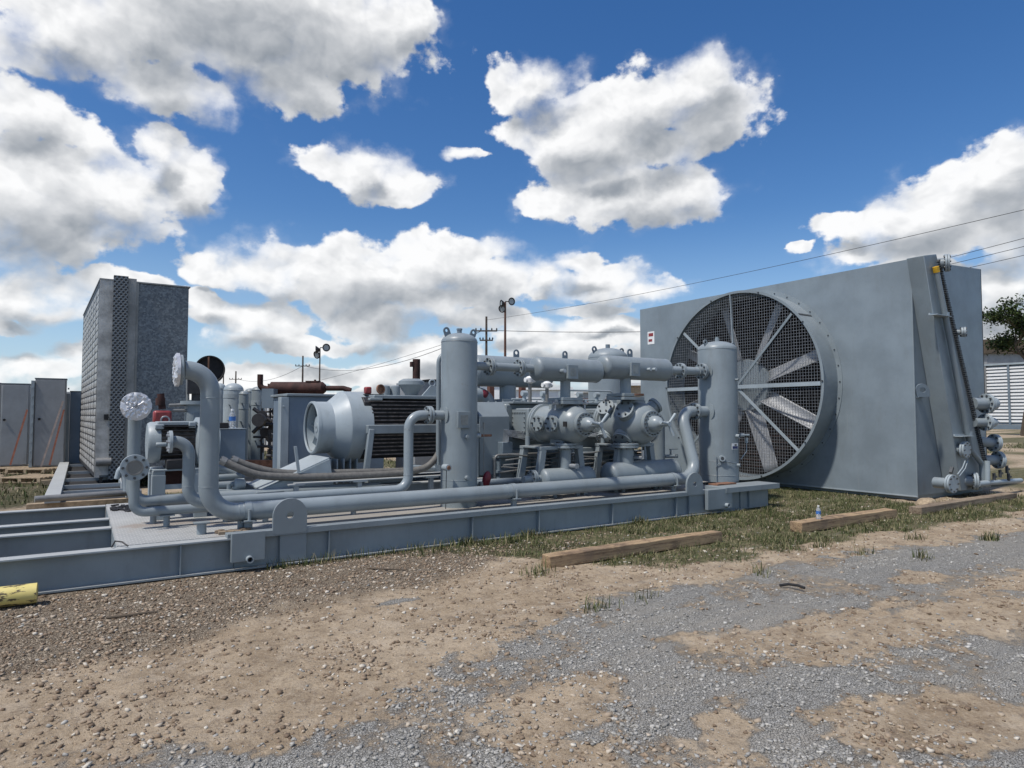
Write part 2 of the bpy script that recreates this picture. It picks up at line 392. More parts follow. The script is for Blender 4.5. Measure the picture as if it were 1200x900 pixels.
# broken grout pieces at the deck corner
m = MB()
for k in range(9):
    m.box((1.42+rng.uniform(-.12, .35), 7.80+rng.uniform(-.05, .12), .36+rng.uniform(0, .015)), (rng.uniform(.05, .14), rng.uniform(.04, .1), .03), Matrix.Rotation(rng.uniform(0, 3), 3, 'Z'))
tag(m.build('wood_shims', 'timber_grey', None, loc=(1.5, 7.8, .35)), 'broken wooden shims lying on the deck under the big pipe elbow', 'shims')
# inner beams below motor
m = MB(); m.b2((1.9, 9.16, .352), (5.4, 9.18, .62)); m.b2((1.9, 10.5, .352), (5.4, 10.52, .62)); m.b2((5.39, 9.18, .352), (5.40, 10.5, .62)); m.build('motor_bed_beam', 'grey_web', skid)
m = MB(); m.b2((1.85, 9.08, .62), (5.5, 9.26, .64)); m.b2((1.85, 10.44, .62), (5.5, 10.6, .64)); m.build('bed_flange', 'grey_flange', skid, bevel=.003)
m = MB(); m.b2((1.9, 8.92, .352), (2.25, 9.15, .66)); m.build('terminal_box', 'grey', skid, bevel=.006)
# cable tray on brackets in front of motor bed
m = MB(); a = at(345, 567, y=8.85); b = at(521, 551, y=8.85); zt = a.z+.01
m.b2((a.x, 8.80, zt-.012), (b.x+.2, 8.92, zt)); 
for u in (347, 421, 505):
    x = at(u, 566, y=8.85).x; m.b2((x-.1, 8.80, zt-.03), (x+.1, 8.9, zt-.013)); m.b2((x-.03, 8.82, .353), (x+.03, 8.88, zt-.03))
m.build('tray_rail', 'grey_flange', skid)
# dark sub-base below compressor
m = MB(); m.b2((5.7, 9.3, .352), (8.9, 10.5, .95)); m.build('compressor_plinth', 'grey_web', skid, bevel=.01)
m = MB()
for x in np.arange(5.75, 8.9, .35): m.b2((x-.012, 9.2, .37), (x+.012, 9.298, .93))
m.b2((5.7, 9.19, .70), (8.9, 9.297, .74)); m.b2((5.7, 9.15, .953), (8.9, 9.5, .98)); m.build_each('plinth_rib', 'grey_dark', skid)

# ================================================================== PIPES
def post(parent, x, y, ztop, r=.035, name='support_post'):
    m = MB(); m.cyl((x, y, .352), (x, y, ztop), r, n=16); m.box((x, y, ztop+.004), (.16, .12, .012)); return m.build(name, 'grey_pipe', parent)
def clampband(parent, x, y, z, r, w=.075):
    m = MB(); m.lathe((x-w/2, y, z), X_, [(0, r+.002), (0, r+.008), (w, r+.008), (w, r+.002)], 28, cap=False)
    m.cyl((x, y-r-.015, z-.09), (x, y-r-.015, z+.03), .018, n=12); m.box((x, y-r-.015, z-.095), (.11, .07, .012)); return m.build('pipe_clamp', 'grey_pipe', parent)
YP = 7.95; ZP = .562; RP = .102
big = thing('process_pipe', 'thickest grey pipe, from a foil-capped elbow along the whole skid front', 'pipe', (1.19, YP, .36))
e1 = at(818, 552, y=YP); zr = 2.135
m = MB(); xv = 1.19
m.tube([(.93, YP, zr), (xv, YP, zr), (xv, YP, ZP), (8.78, YP, ZP), (8.98, YP+.02, .72), (9.06, 8.35, 1.71), (9.42, 8.36, 1.71), (9.44, 8.36, 1.71)], RP, .30, 32, 12)
m.build('pipe_run', 'grey_pipe', big)
m = MB()
for c, a in (((xv, YP, zr-.30), Z_), ((xv, YP, ZP+.30), Z_), ((xv+.31, YP, ZP), X_), ((xv+.36, YP, ZP), X_), ((5.05, YP, ZP), X_), ((7.95, YP, ZP), X_)): m.arc(c, RP, .0035, a, 36, 6)
m.build_each('weld_bead', 'grey_pipe', big)
flange(big, (.905, YP, zr), -X_, .165, .03, pair=False, mat='grey_pipe')
foil_cap(big, (.873, YP, zr), -X_, .17, 'foil_cover')
flange(big, (9.44, 8.36, 1.71), X_, .155, .03, 10)
for u, v in ((292, 600), (605, 580), (793, 565)):
    x = at(u, v, y=YP-.1).x; clampband(big, x, YP, ZP, RP); post(big, x+.01, YP-.02, ZP-RP-.01, .045)
post(big, 1.13, YP, .47, .05); post(big, 1.55, YP+.05, .46, .045)

p2 = thing('process_pipe', 'slim grey pipe whose short flanged elbow stands before the small finned motor', 'pipe', (1.03, 8.4, .36))
m = MB(); m.tube([(.88, 8.4, 1.345), (1.045, 8.4, 1.345), (1.045, 8.4, .632), (3.77, 8.4, .632), (3.77, 8.4, 1.645), (4.06, 8.4, 1.645)], .066, .19, 24, 10); m.build('pipe_run', 'grey_pipe', p2)
m = MB()
for c, a in (((1.045, 8.4, 1.155), Z_), ((1.045, 8.4, .83), Z_), ((3.77, 8.4, .83), Z_), ((3.77, 8.4, 1.45), Z_), ((1.25, 8.4, .632), X_)): m.arc(c, .066, .003, a, 30, 6)
m.build_each('weld_bead', 'grey_pipe', p2)
flange(p2, (.87, 8.4, 1.345), -X_, .125, .035, pair=False, mat='grey_light', bolt='boltlight')
flange(p2, (4.075, 8.4, 1.645), X_, .125, .03, 8)
post(p2, 1.9, 8.4, .56); post(p2, 3.0, 8.4, .56)

p3 = thing('process_pipe', 'low grey riser whose bolted round blank flange faces the camera, below the foil disc', 'pipe', (.52, 8.6, .36))
fc = at(158, 548, y=8.5)
m = MB(); m.tube([(fc.x, 8.52, fc.z), (fc.x+.01, 8.68, fc.z), (fc.x+.01, 8.68, .54), (1.9, 8.68, .54), (1.9, 8.68, .36)], .055, .12, 20, 8); m.build('pipe_run', 'grey_pipe', p3)
flange(p3, (fc.x, 8.52, fc.z), -Y_, .145, .03, 8, pair=False, mat='grey_light'); 
m = MB(); m.lathe((fc.x, 8.49, fc.z), -Y_, [(0, .085), (.012, .085), (.012, .07), (.004, .068), (.004, .0)], 30); m.build('blank_plate', 'galv_dull', p3)
post(p3, .86, 8.68, .48); post(p3, 1.5, 8.68, .48)

p4 = thing('process_pipe', 'tall slim grey riser capped with a crumpled foil disc in front of the galvanised cooler', 'pipe', (.54, 8.95, .36))
fc = at(156, 476, y=8.85)
m = MB(); xr = at(157, 530, y=9.0).x
m.tube([(xr, 8.87, fc.z), (xr, 9.02, fc.z), (xr, 9.02, .62), (3.6, 9.0, .62)], .07, .16, 24, 10); m.build('pipe_run', 'grey_pipe', p4)
flange(p4, (xr, 8.88, fc.z), -Y_, .145, .03, 8, pair=False); foil_cap(p4, (xr, 8.855, fc.z), -Y_, .155)
post(p4, .75, 9.02, .545); post(p4, 2.6, 9.0, .545)
# bent bracket beside the low flange
m = MB(); m.tube([at(137, 561, y=9.1), at(140, 549, y=9.1), at(152, 545, y=9.1)], .03, .08, 12); m.tube([at(146, 549, y=9.1), at(149, 575, y=9.1)], .045, .1, 12)
m.build('bent_pipe', 'grey_light', p4)

# ================================================================== VERTICAL VESSELS
def vessel(name, label, x, y, r, z0, zt, dome=.12, group=None):
    t = thing(name, label, 'pressure vessel', (x, y, z0), group)
    m = MB(); m.lathe((x, y, z0), Z_, [(0, r), (zt-dome-z0, r)] + dome_prof(r, dome, zt-dome-z0, 10)[1:], 56); m.build('shell', 'grey', t, sharp=50)
    m = MB(); m.arc((x, y, zt-dome-.005), r, .005, Z_, 56, 6); m.arc((x, y, z0+.38), r, .004, Z_, 56, 6); m.arc((x, y, z0+.12), r, .006, Z_, 56, 6); m.build_each('weld_seam', 'grey', t)
    return t
def npipe(parent, p0, p1, r, name='nozzle', mat='grey_pipe', pad=0):
    m = MB(); m.cyl(p0, p1, r, n=28)
    if pad:
        d = (Vector(p1)-Vector(p0)).normalized(); m.lathe(Vector(p0), d, [(0, r+pad), (.012, r+pad), (.02, r)], 30)
    return m.build(name, mat, parent)
def nameplate(parent, c, ux, uz, w, h, d=.03, n=None):
    n = Vector(n); ux = Vector(ux); uz = Vector(uz); c = Vector(c)
    R = Matrix((ux, n, uz)).transposed(); m = MB()
    m.box(c, (w, d, h), R); fr = m.build('nameplate_bracket', 'grey', parent, bevel=.004)
    m = MB(); m.box(c+n*(d/2+.003), (w*.55, .006, h*.6), R); m.build('nameplate', 'plate', fr)
    return fr
YV = 8.4
R1 = .262; x1 = 4.555
v1 = vessel('scrubber_vessel', 'tall slender grey upright vessel with two lifting lugs beside the large motor', x1, YV, R1, .352, 2.83, .13)
for u, ang in ((526, -.35), (552, .35)):
    p = at(u, 396, y=YV); lug(v1, (p.x, YV, 2.745), (math.cos(ang), 0, -math.sin(ang)), (math.sin(ang), 0, math.cos(ang)), .1, .165, .02, .022, mat='grey_dark')
m = MB(); m.cyl((x1, YV, 2.81), (x1, YV, 2.87), .035, n=20); m.cyl((x1, YV, 2.87), (x1, YV, 2.895), .042, n=6); m.build('top_plug', 'grey_dark', v1)
npipe(v1, (x1-R1+.02, YV, 1.645), (4.12, YV, 1.645), .066, pad=.07)
c = at(545, 492, y=YV-R1); nrm = Vector((.0, -1, 0)).normalized(); nameplate(v1, (c.x-.03, YV-R1-.012, c.z), X_, Z_, .2, .23, .05, (0, -1, 0))
for u, v in ((548, 512), (548, 560)):
    c = at(u, v, y=YV-R1-.03); m = MB(); m.cyl((c.x, YV-R1+.02, c.z), (c.x, YV-R1-.05, c.z), .03, n=16); m.cyl((c.x, YV-R1-.05, c.z), (c.x, YV-R1-.056, c.z), .018, n=12); m.build('coupling', 'grey_pipe', v1)
c = at(524, 548, y=YV-R1-.03); m = MB(); m.cyl((c.x, YV-R1+.06, c.z), (c.x, YV-R1-.08, c.z), .045, n=18); cp = m.build('drain_coupling', 'grey_light', v1)
m = MB(); m.lathe((c.x, YV-R1-.08, c.z), -Y_, [(0, .03), (.012, .025), (.012, 0)], 12); m.build('thread_plug', 'rustlight', cp)
m = MB(); m.tube([(c.x-.02, YV-R1-.05, c.z), (c.x-.03, YV-R1-.05, .37)], .006, .05, 8); m.build('sight_tube', 'bolt', v1)
m = MB(); c = at(578, 510, y=YV); m.cyl((x1+R1-.02, YV-.05, c.z), (x1+R1+.06, YV-.05, c.z), .03, n=16); m.build('side_coupling', 'grey_light', v1); m = MB(); m.cyl((x1+R1+.06, YV-.05, c.z), (x1+R1+.25, YV-.05, c.z), .018, n=12); m.build('pipe_nipple', 'rustlight', v1)
# tube behind vessel 1
m = MB(); a = at(514, 440, y=8.95); m.tube([(a.x+.15, 8.95, 2.62), (a.x, 8.95, 2.5), (a.x, 8.95, .9)], .035, .15, 14); tag(m.build('riser_tube', 'grey', None, loc=(a.x, 8.95, .9)), 'thin grey tube rising just behind the tall slender vessel', 'tube')

R3 = .36; x3 = 10.08; Y3 = 8.36
v3 = vessel('scrubber_vessel', 'grey upright vessel with a blue and white sticker, standing before the big fan', x3, Y3, R3, .417, 3.04, .16)
for u, ang in ((829, -.5), (857, .5)):
    p = at(u, 405, y=Y3); lug(v3, (p.x, Y3, 2.90), (math.cos(ang), 0, -math.sin(ang)), (math.sin(ang), 0, math.cos(ang)), .1, .17, .02, .026)
m = MB(); m.cyl((x3, Y3, 3.02), (x3, Y3, 3.10), .04, n=20); m.cyl((x3, Y3, 3.10), (x3, Y3, 3.125), .03, n=6); m.build('top_plug', 'grey', v3)
npipe(v3, (x3-R3+.03, Y3, 1.71), (9.45, Y3, 1.71), .1, pad=.09)
zu = 2.455
npipe(v3, (x3-R3+.03, Y3, zu), (9.52, Y3, zu), .085, pad=.08); flange(v3, (at(822, 434, y=Y3).x, Y3, zu), X_, .15, .03, 10)
nx = Vector((-.3, -.95, 0)).normalized()
def onv(x0, y0, r, u, v):   # point of the vessel wall seen at u,v
    d = ray(u, v); a = d.x**2+d.y**2; bb = -2*(d.x*x0+d.y*y0); cc = x0**2+y0**2-r**2; disc = max(bb*bb-4*a*cc, 0); t = (-bb-math.sqrt(disc))/(2*a)
    p = Vector((0, 0, CH))+d*t; n = Vector((p.x-x0, p.y-y0, 0)).normalized(); return p, n
p, n = onv(x3, Y3, R3, 861, 523); ux = Vector((-n.y, n.x, 0)); R = Matrix((ux, n, Z_)).transposed()
m = MB(); m.box(p+n*.004, (.17, .006, .11), R); st = m.build('sticker', 'white', v3)
m = MB(); m.box(p+n*.0085-Z_*.022, (.15, .003, .05), R); m.build('sticker_band', 'navy', st)
m = MB(); 
for k in range(3): m.box(p+n*.0085+Z_*.025+ux*(-.005+.022*k), (.014, .003, .03), R)
m.build('sticker_print', 'black', st)
for u, v, rr in ((846, 537, .055), (863, 511, .035), (862, 445, .02), (864, 545, .03)):
    p, n = onv(x3, Y3, R3, u, v); m = MB(); m.cyl(p-n*.03, p+n*.06, rr, n=18); cp = m.build('coupling', 'grey_light' if rr > .03 else 'grey', v3); m = MB(); m.cyl(p+n*.06, p+n*.064, rr*.55, n=14); m.build('plug', 'bolt', cp)
p, n = onv(x3, Y3, R3, 840, 545); q, n2 = onv(x3, Y3, R3, 861, 543); m = MB(); m.tube([p+n*.02-Z_*.35, p+n*.02+Z_*.0, (p+q)/2+n*.09+Z_*.06, q+n2*.05], .008, .05, 8); m.tube([p+n*.02+Z_*.15, p+n*.02-Z_*.1], .008, .05, 8); m.build('drain_tubing', 'grey_dark', v3)
p, n = onv(x3, Y3, R3, 867, 510); m = MB(); m.cyl(p, p+X_*.1, .035, n=14); m.cyl(p+X_*.1, p+X_*.26, .02, n=12); m.tube([p+X_*.19-Z_*.1, p+X_*.19-Z_*.3, p+X_*.02-Z_*.45], .008, .08, 8); m.box(p+X_*.19-Z_*.1, (.04, .04, .1)); m.build('level_switch', 'grey_light', v3)

v2 = vessel('scrubber_vessel', 'fat grey vessel behind the cylinders, its domed top showing above the bottles', 9.84, 11.2, .44, .352, 3.14, .22)
for u, ang in ((699, -.5), (726, .5)):
    p = at(u, 410, y=11.2); lug(v2, (p.x, 11.2, 2.98), (math.cos(ang), 0, -math.sin(ang)), (math.sin(ang), 0, math.cos(ang)), .13, .2, .025, .03, mat='grey_dark')
m = MB(); m.cyl((9.84, 11.2, 3.12), (9.84, 11.2, 3.22), .05, n=16); m.build('top_plug', 'grey_dark', v2)

# ================================================================== PULSATION BOTTLES (horizontal)
def bottle(label, xa, xb, y, z, r, group='horizontal pulsation bottles', cone=False, mat='grey'):
    t = thing('pulsation_bottle', label, 'pressure vessel', ((xa+xb)/2, y, z-r), group); d = r*.5; n = 10
    left = [(d*(1-math.cos(PI/2*i/n)), max(.002, r*math.sin(PI/2*i/n))) for i in range(n+1)]
    prof = left + [(xb-xa-t_, r_) for t_, r_ in reversed(left)]
    m = MB(); m.lathe((xa, y, z), X_, prof, 44); m.build('shell', mat, t, sharp=50)
    m = MB(); m.arc((xa+d, y, z), r, .004, X_, 44, 6); m.arc((xb-d, y, z), r, .004, X_, 44, 6); m.build_each('weld_seam', mat, t); return t
b1a = 5.83; b1b = at(703, 435, y=YV).x
z1 = 2.365; r1 = .187
bt1 = bottle('grey horizontal bottle piped to the tall slender vessel, over the smaller cylinder', b1a, b1b, YV, z1, r1)
npipe(bt1, (5.95, YV, z1), (x1+R1-.03, YV, z1), .062)
flange(bt1, (at(574, 435, y=YV).x, YV, z1), X_, .135, .032, 8); flange(bt1, (at(609, 435, y=YV).x, YV, z1), X_, .135, .032, 8)
p = at(662, 420, y=YV); lug(bt1, (p.x, YV, z1+r1-.01), X_, Z_, .1, .13, .02, .024, mat='grey_dark')
c = at(670, 436, y=YV-r1); nameplate(bt1, (c.x, YV-r1-.015, c.z), X_, Z_, .2, .22, .05, (0, -1, 0))
c = at(658, 435, y=YV-r1); m = MB(); m.cyl((c.x, YV-r1+.02, c.z), (c.x, YV-r1-.08, c.z), .035, n=18); cp = m.build('coupling', 'grey', bt1); m = MB(); m.cyl((c.x, YV-r1-.08, c.z), (c.x, YV-r1-.09, c.z), .03, n=18); m.build('plug', 'boltlight', cp)
xn1 = 6.48; npipe(bt1, (xn1, YV, z1-r1+.03), (xn1, YV, 1.9), .082, 'neck'); m = MB(); m.box((xn1, YV, 1.895), (.40, .40, .05)); m.box((xn1, YV, 1.84), (.40, .40, .05)); m.build('neck_flange', 'grey', bt1, bevel=.004)
b2a = at(702, 433, y=YV).x+.01; b2b = at(783, 433, y=YV).x; z2 = 2.445
bt2 = bottle('grey horizontal bottle flanged to the vessel by the fan, over the larger cylinder', b2a, b2b, YV, z2, r1+.01)
npipe(bt2, (b2b-.1, YV-.01, z2), (9.60, Y3+.01, zu), .075); flange(bt2, (at(798, 434, y=YV).x-.02, YV, z2), X_, .145, .03, 10)
p = at(738, 420, y=YV); lug(bt2, (p.x, YV, z2+r1), X_, Z_, .12, .15, .02, .028, mat='grey_dark')
c = at(743, 433, y=YV-r1); nameplate(bt2, (c.x, YV-r1-.02, c.z), X_, Z_, .2, .23, .05, (0, -1, 0))
for u in (759, 765): c = at(u, 433, y=YV-r1); m = MB(); m.cyl((c.x, YV-r1+.02, c.z), (c.x, YV-r1-.08, c.z), .028, n=16); m.build('coupling', 'grey_light', bt2)
xn2 = at(733, 470, y=YV).x; npipe(bt2, (xn2, YV, z2-r1+.02), (xn2, YV, 1.98), .095, 'neck'); m = MB(); m.box((xn2, YV, 1.985), (.46, .44, .05)); m.box((xn2, YV, 1.925), (.46, .44, .05)); m.build('neck_flange', 'grey_warm', bt2, bevel=.004)
m = MB(); m.box((xn2+.1, YV-.23, 1.99), (.2, .015, .035)); m.build('rusty_shim', 'rustlight', bt2)
# rear one
yr = 11.3; ra = at(548, 434, y=yr).x; rb_ = at(645, 434, y=yr).x; zr_ = 2.52
bt3 = bottle('large grey horizontal bottle behind the other two, half hidden by the tall front vessel', ra, rb_, yr, zr_, .31)
p = at(605, 418, y=yr); lug(bt3, (p.x, yr, zr_+.29), X_, Z_, .14, .18, .02, .035, mat='grey_dark')
p = at(595, 460, y=yr); npipe(bt3, (p.x, yr, zr_-.28), (p.x, yr, 1.95), .17, 'neck'); m = MB(); m.box((p.x, yr, 1.93), (.6, .55, .06)); m.box((p.x, yr, 1.86), (.6, .55, .06)); m.build('neck_flange', 'grey', bt3, bevel=.004)
xn3 = p.x
# lower bottles
la = at(632, 557, y=YV).x; lb = at(694, 557, y=YV).x
bt4 = bottle('low slimmer grey bottle under the cylinder with the black data plate', la, lb, YV, .64, .17)
npipe(bt4, (xn1, YV, .76), (xn1, YV, 1.16), .085, 'neck'); flange(bt4, (xn1, YV, 1.16), Z_, .17, .035, 8, 'neck_flange')
flange(bt4, (la-.12, YV, .68), X_, .12, .03, 8); npipe(bt4, (la+.05, YV, .66), (la-.3, YV, .66), .06); post(bt4, la+.3, YV, .47); post(bt4, lb-.3, YV, .47)
c = at(667, 546, y=YV-.1); m = MB(); m.cyl((xn1+.03, YV-.06, c.z), (xn1+.06, YV-.2, c.z), .035, n=14); m.cyl((xn1+.06, YV-.2, c.z), (xn1+.06, YV-.22, c.z), .045, n=6); m.build('drain_plug', 'boltlight', bt4)
la2 = at(709, 555, y=YV).x; lb2 = at(792, 555, y=YV).x
bt5 = bottle('low fatter grey bottle under the cylinder closest to the fan', la2, lb2, YV, .64, .22)
npipe(bt5, (xn2, YV, .8), (xn2, YV, 1.13), .13, 'neck'); flange(bt5, (xn2, YV, 1.13), Z_, .22, .035, 10, 'neck_flange'); post(bt5, la2+.4, YV, .42); post(bt5, lb2-.4, YV, .42)
m = MB(); m.cyl((xn2+.1, YV-.08, .93), (xn2+.14, YV-.25, .93), .03, n=12); m.box((xn2+.14, YV-.26, .98), (.03, .03, .15)); m.build('drain_valve', 'boltlight', bt5)
# ================================================================== COMPRESSOR
YC = 9.95; ZC = 1.5
comp = thing('gas_compressor', 'grey reciprocating compressor with two big bolted cylinders reaching toward the camera', 'compressor', (7.4, YC, .95))
m = MB(); m.b2((6.12, 9.62, .98), (8.75, 10.6, 1.84)); m.build('crankcase', 'grey_warm', comp, bevel=.03)
m = MB(); m.b2((6.06, 9.42, .952), (8.8, 10.55, 1.05)); m.build('crankcase_foot', 'grey_warm', comp, bevel=.01)
m = MB(); m.b2((6.2, 9.5, 1.84), (8.7, 10.45, 1.875))
for x in np.arange(6.25, 8.7, .16):
    for y in (9.55, 10.4): m.cyl((x, y, 1.876), (x, y, 1.90), .018, n=6)
m.build('crankcase_cover', 'grey_warm', comp, bevel=.006)
m = MB()
for k in range(4): m.b2((6.09, 9.82, 1.16+.14*k), (6.118, 10.0, 1.175+.14*k))
m.build_each('casting_rib', 'grey_warm', comp)
m = MB(); m.cyl((6.1, 9.75, 1.78), (5.98, 9.75, 1.78), .05, n=16); m.build('breather_plug', 'boltlight', comp)
# coupling guard between motor and compressor
m = MB(); m.prism([(9.35, .66), (10.45, .66), (10.45, 1.62), (10.25, 1.86), (9.55, 1.86), (9.35, 1.62)], (5.45, 0, 0), Y_, Z_, .58); g = m.build('coupling_guard', 'grey', comp, bevel=.008)
m = MB(); m.prism([(9.42, .7), (10.38, .7), (10.38, 1.6), (10.2, 1.8), (9.6, 1.8), (9.42, 1.6)], (6.035, 0, 0), Y_, Z_, .02); m.build('guard_gasket', 'black', g)
def cylinder_unit(X, rb, yfl, yend, guide_y0, label, covers, side=-1, z=ZC, nb=20):
    """one throw: crosshead guide, flange, cylinder body, head dome and unloader handle; side -1 = toward -Y"""
    s = side; Yv = Vector((0, s, 0)); base = Vector((X, 0, z))
    m = MB(); m.box((X, (guide_y0+yfl)/2, z), (.60, abs(guide_y0-yfl), .52)); gd = m.build('crosshead_guide', 'grey_warm', comp, bevel=.02)
    ym = (guide_y0+yfl)/2; w = abs(guide_y0-yfl)*.75
    m = MB(); m.box((X-.308, ym, z+.02), (.014, w, .36)); cv = m.build('guide_cover', 'grey', gd, bevel=.003)
    m = MB()
    for k in range(8):
        yy = ym-w/2+.02+(w-.04)*k/7
        for zz in (z-.14, z+.18): m.cyl((X-.316, yy, zz), (X-.33, yy, zz), .010, n=6)
    for k in range(1, 4):
        for yy in (ym-w/2+.02, ym+w/2-.02): m.cyl((X-.316, yy, z-.14+.08*k), (X-.33, yy, z-.14+.08*k), .010, n=6)
    m.build_each('cover_bolt', 'bolt', cv)
    L_ = abs(yfl-yend)
    o = Vector((X, yfl, z))
    m = MB(); m.lathe(o, Yv, [(0, rb*1.08), (.05, rb*1.08), (.052, rb*1.02), (.062, rb*1.02), (.064, rb*1.08), (.11, rb*1.08), (.12, rb*.97), (L_*.55, rb*.98), (L_*.72, rb*1.0), (L_*.82, rb*.97), (L_*.92, rb*.84), (L_*.98, rb*.66), (L_, rb*.56), (L_+.02, rb*.54)], 56)
    body = m.build('cylinder_body', 'grey_warm', comp, sharp=32)
    m = MB(); m.box((X, yfl+s*L_*.55, z+rb*.85), (.36, .36, rb*.5)); m.box((X, yfl+s*L_*.55, z-rb*.85), (.34, .34, rb*.5)); m.build_each('gas_port', 'grey_warm', body, bevel=.02)
    # head flange and dome
    e = Vector((X, yend, z)) + Yv*.0
    m = MB(); m.lathe(e, Yv, [(0, rb*.60), (.07, rb*.60), (.07, .02)], 44); h = m.build('head_flange', 'grey_warm', body, bevel=.004)
    m = MB(); m.bolts(e+Yv*.07, Yv, rb*.50, nb, .0125, .022); m.build_each('head_stud', 'bolt', h)
    m = MB(); m.lathe(e+Yv*.07, Yv, [(0, rb*.36), (.05, rb*.36), (.10, rb*.34), (.15, rb*.27), (.18, rb*.17), (.20, .045), (.30, .045)], 36); dm = m.build('unloader_dome', 'grey_pipe', body, sharp=50)
    hc = e+Yv*.415; m = MB(); m.cyl(hc-Yv*.04, hc+Yv*.03, .04, n=18)
    for k in range(3):
        th = 2*PI*k/3+.9; d = Vector((math.cos(th), 0, math.sin(th))); m.cyl(hc, hc+d*.21+Yv*.03, .020, .026, n=12)
    m.build('unloader_handle', 'grey_light', dm)
    for (yy, ang, rr) in covers:
        d = Vector((-math.cos(ang), 0, math.sin(ang))); c = Vector((X, yy, z)) + d*rb*.72; d = (d-Y_*.28).normalized()
        m = MB(); m.lathe(c, d, [(0, rr*1.02), (rb*.30, rr*.98), (rb*.30, rr), (rb*.30+.035, rr), (rb*.30+.037, rr*.94), (rb*.30+.047, rr*.94), (rb*.30+.049, rr), (rb*.30+.085, rr)], 36); vc = m.build('valve_cover', 'grey_warm', body, bevel=.003)
        m = MB(); m.bolts(c+d*(rb*.30+.085), d, rr*.72, 6, .017, .03); m.build_each('cover_stud', 'bolt', vc)
    return body
A = math.radians
b1 = cylinder_unit(6.56, .31, 9.13, 8.06, 9.66, '', [(8.80, A(2), .125), (8.42, A(2), .125), (8.50, A(115), .07)], nb=16)
p = at(662, 497, x=6.25); m = MB(); m.box((6.252, p.y, p.z), (.014, .09, .08)); m.build('data_plate', 'black', b1)
b2 = cylinder_unit(8.05, .37, 9.13, 8.10, 9.66, '', [(8.90, A(40), .16), (8.38, A(33), .17), (8.5, A(-42), .17), (8.95, A(-42), .15)], nb=18)
m = MB(); m.cyl((8.3, 8.5, 1.66), (8.50, 8.45, 1.80), .12, n=24); m.cyl((8.50, 8.45, 1.80), (8.54, 8.44, 1.828), .145, n=24); m.build('side_pocket', 'grey_warm', b2)
# rear throws
for X in (7.1, 8.4):
    m = MB(); m.box((X, 10.65, ZC), (.55, .35, .5)); gd = m.build('crosshead_guide', 'grey_warm', comp, bevel=.02)
    m = MB(); m.lathe((X, 10.83, ZC), Y_, [(0, .36), (.1, .36), (.11, .33), (.7, .33), (.85, .24), (.9, .2)], 36); m.build('cylinder_body', 'grey_warm', comp)
m = MB(); m.box((7.75, 11.3, 1.86), (1.7, .4, .06)); m.build('port_flange', 'grey', comp)
# big vertical port pipe at right of cylinder two
riser = thing('vertical_pipe', 'short thick grey upright pipe with a small side valve, beside the larger cylinder', 'pipe', (9.3, 8.9, .352))
pc = at(771, 520, y=8.9); m = MB(); m.tube([(pc.x, 8.9, .352), (pc.x, 8.9, 1.55), (pc.x-.35, 8.9, 1.75)], .13, .2, 24); m.build('pipe_run', 'grey', riser)
c = at(782, 535, y=8.8); m = MB(); m.cyl((pc.x+.12, 8.85, c.z), (pc.x+.38, 8.8, c.z), .035, n=14); m.cyl((pc.x+.25, 8.82, c.z), (pc.x+.25, 8.82, c.z+.12), .018, n=10); m.box((pc.x+.33, 8.82, c.z+.13), (.22, .02, .015)); m.box((pc.x+.36, 8.81, c.z), (.08, .07, .07)); m.build('side_valve', 'grey', riser)
m = MB(); c = at(760, 532, y=8.7); m.box((c.x, 8.72, c.z), (.22, .06, .40)); m.build('gauge_panel', 'grey_light', riser, bevel=.004)
# support stands under the cylinders
def stand(xc, label):
    t = thing('cylinder_stand', label, 'steel support', (xc, 8.6, .352), 'steel stands under the compressor cylinders')
    for dx in (-1, 1):
        for y in (8.45, 8.95):
            m = MB(); m.bar((xc+dx*.48, y, .352), (xc+dx*.36, y, 1.10), .10, .10, up=(0, 1, 0)); m.build('leg', 'grey_web', t, bevel=.004)
    m = MB(); m.b2((xc-.42, 8.40, 1.10), (xc+.42, 8.5, 1.15)); m.b2((xc-.42, 8.90, 1.10), (xc+.42, 9.0, 1.15)); m.b2((xc-.42, 8.5, 1.12), (xc-.32, 8.9, 1.15)); m.b2((xc+.32, 8.5, 1.12), (xc+.42, 8.9, 1.15)); m.build('top_frame', 'grey_web', t, bevel=.004)
    m = MB(); m.b2((xc-.40, 8.92, .52), (xc+.40, 8.98, .66)); m.build('cross_rail', 'grey_web', t, bevel=.004)
    m = MB(); m.cyl((xc-.33, 8.9, 1.15), (xc-.33, 8.9, 1.3), .04, n=14); m.cyl((xc+.3, 8.45, 1.15), (xc+.3, 8.45, 1.3), .05, n=14); m.build('jack_screw', 'grey', t)
stand(6.42, 'blue-grey splayed-leg stand under the smaller cylinder with the black data plate')
stand(8.02, 'blue-grey splayed-leg stand under the larger cylinder closest to the fan')
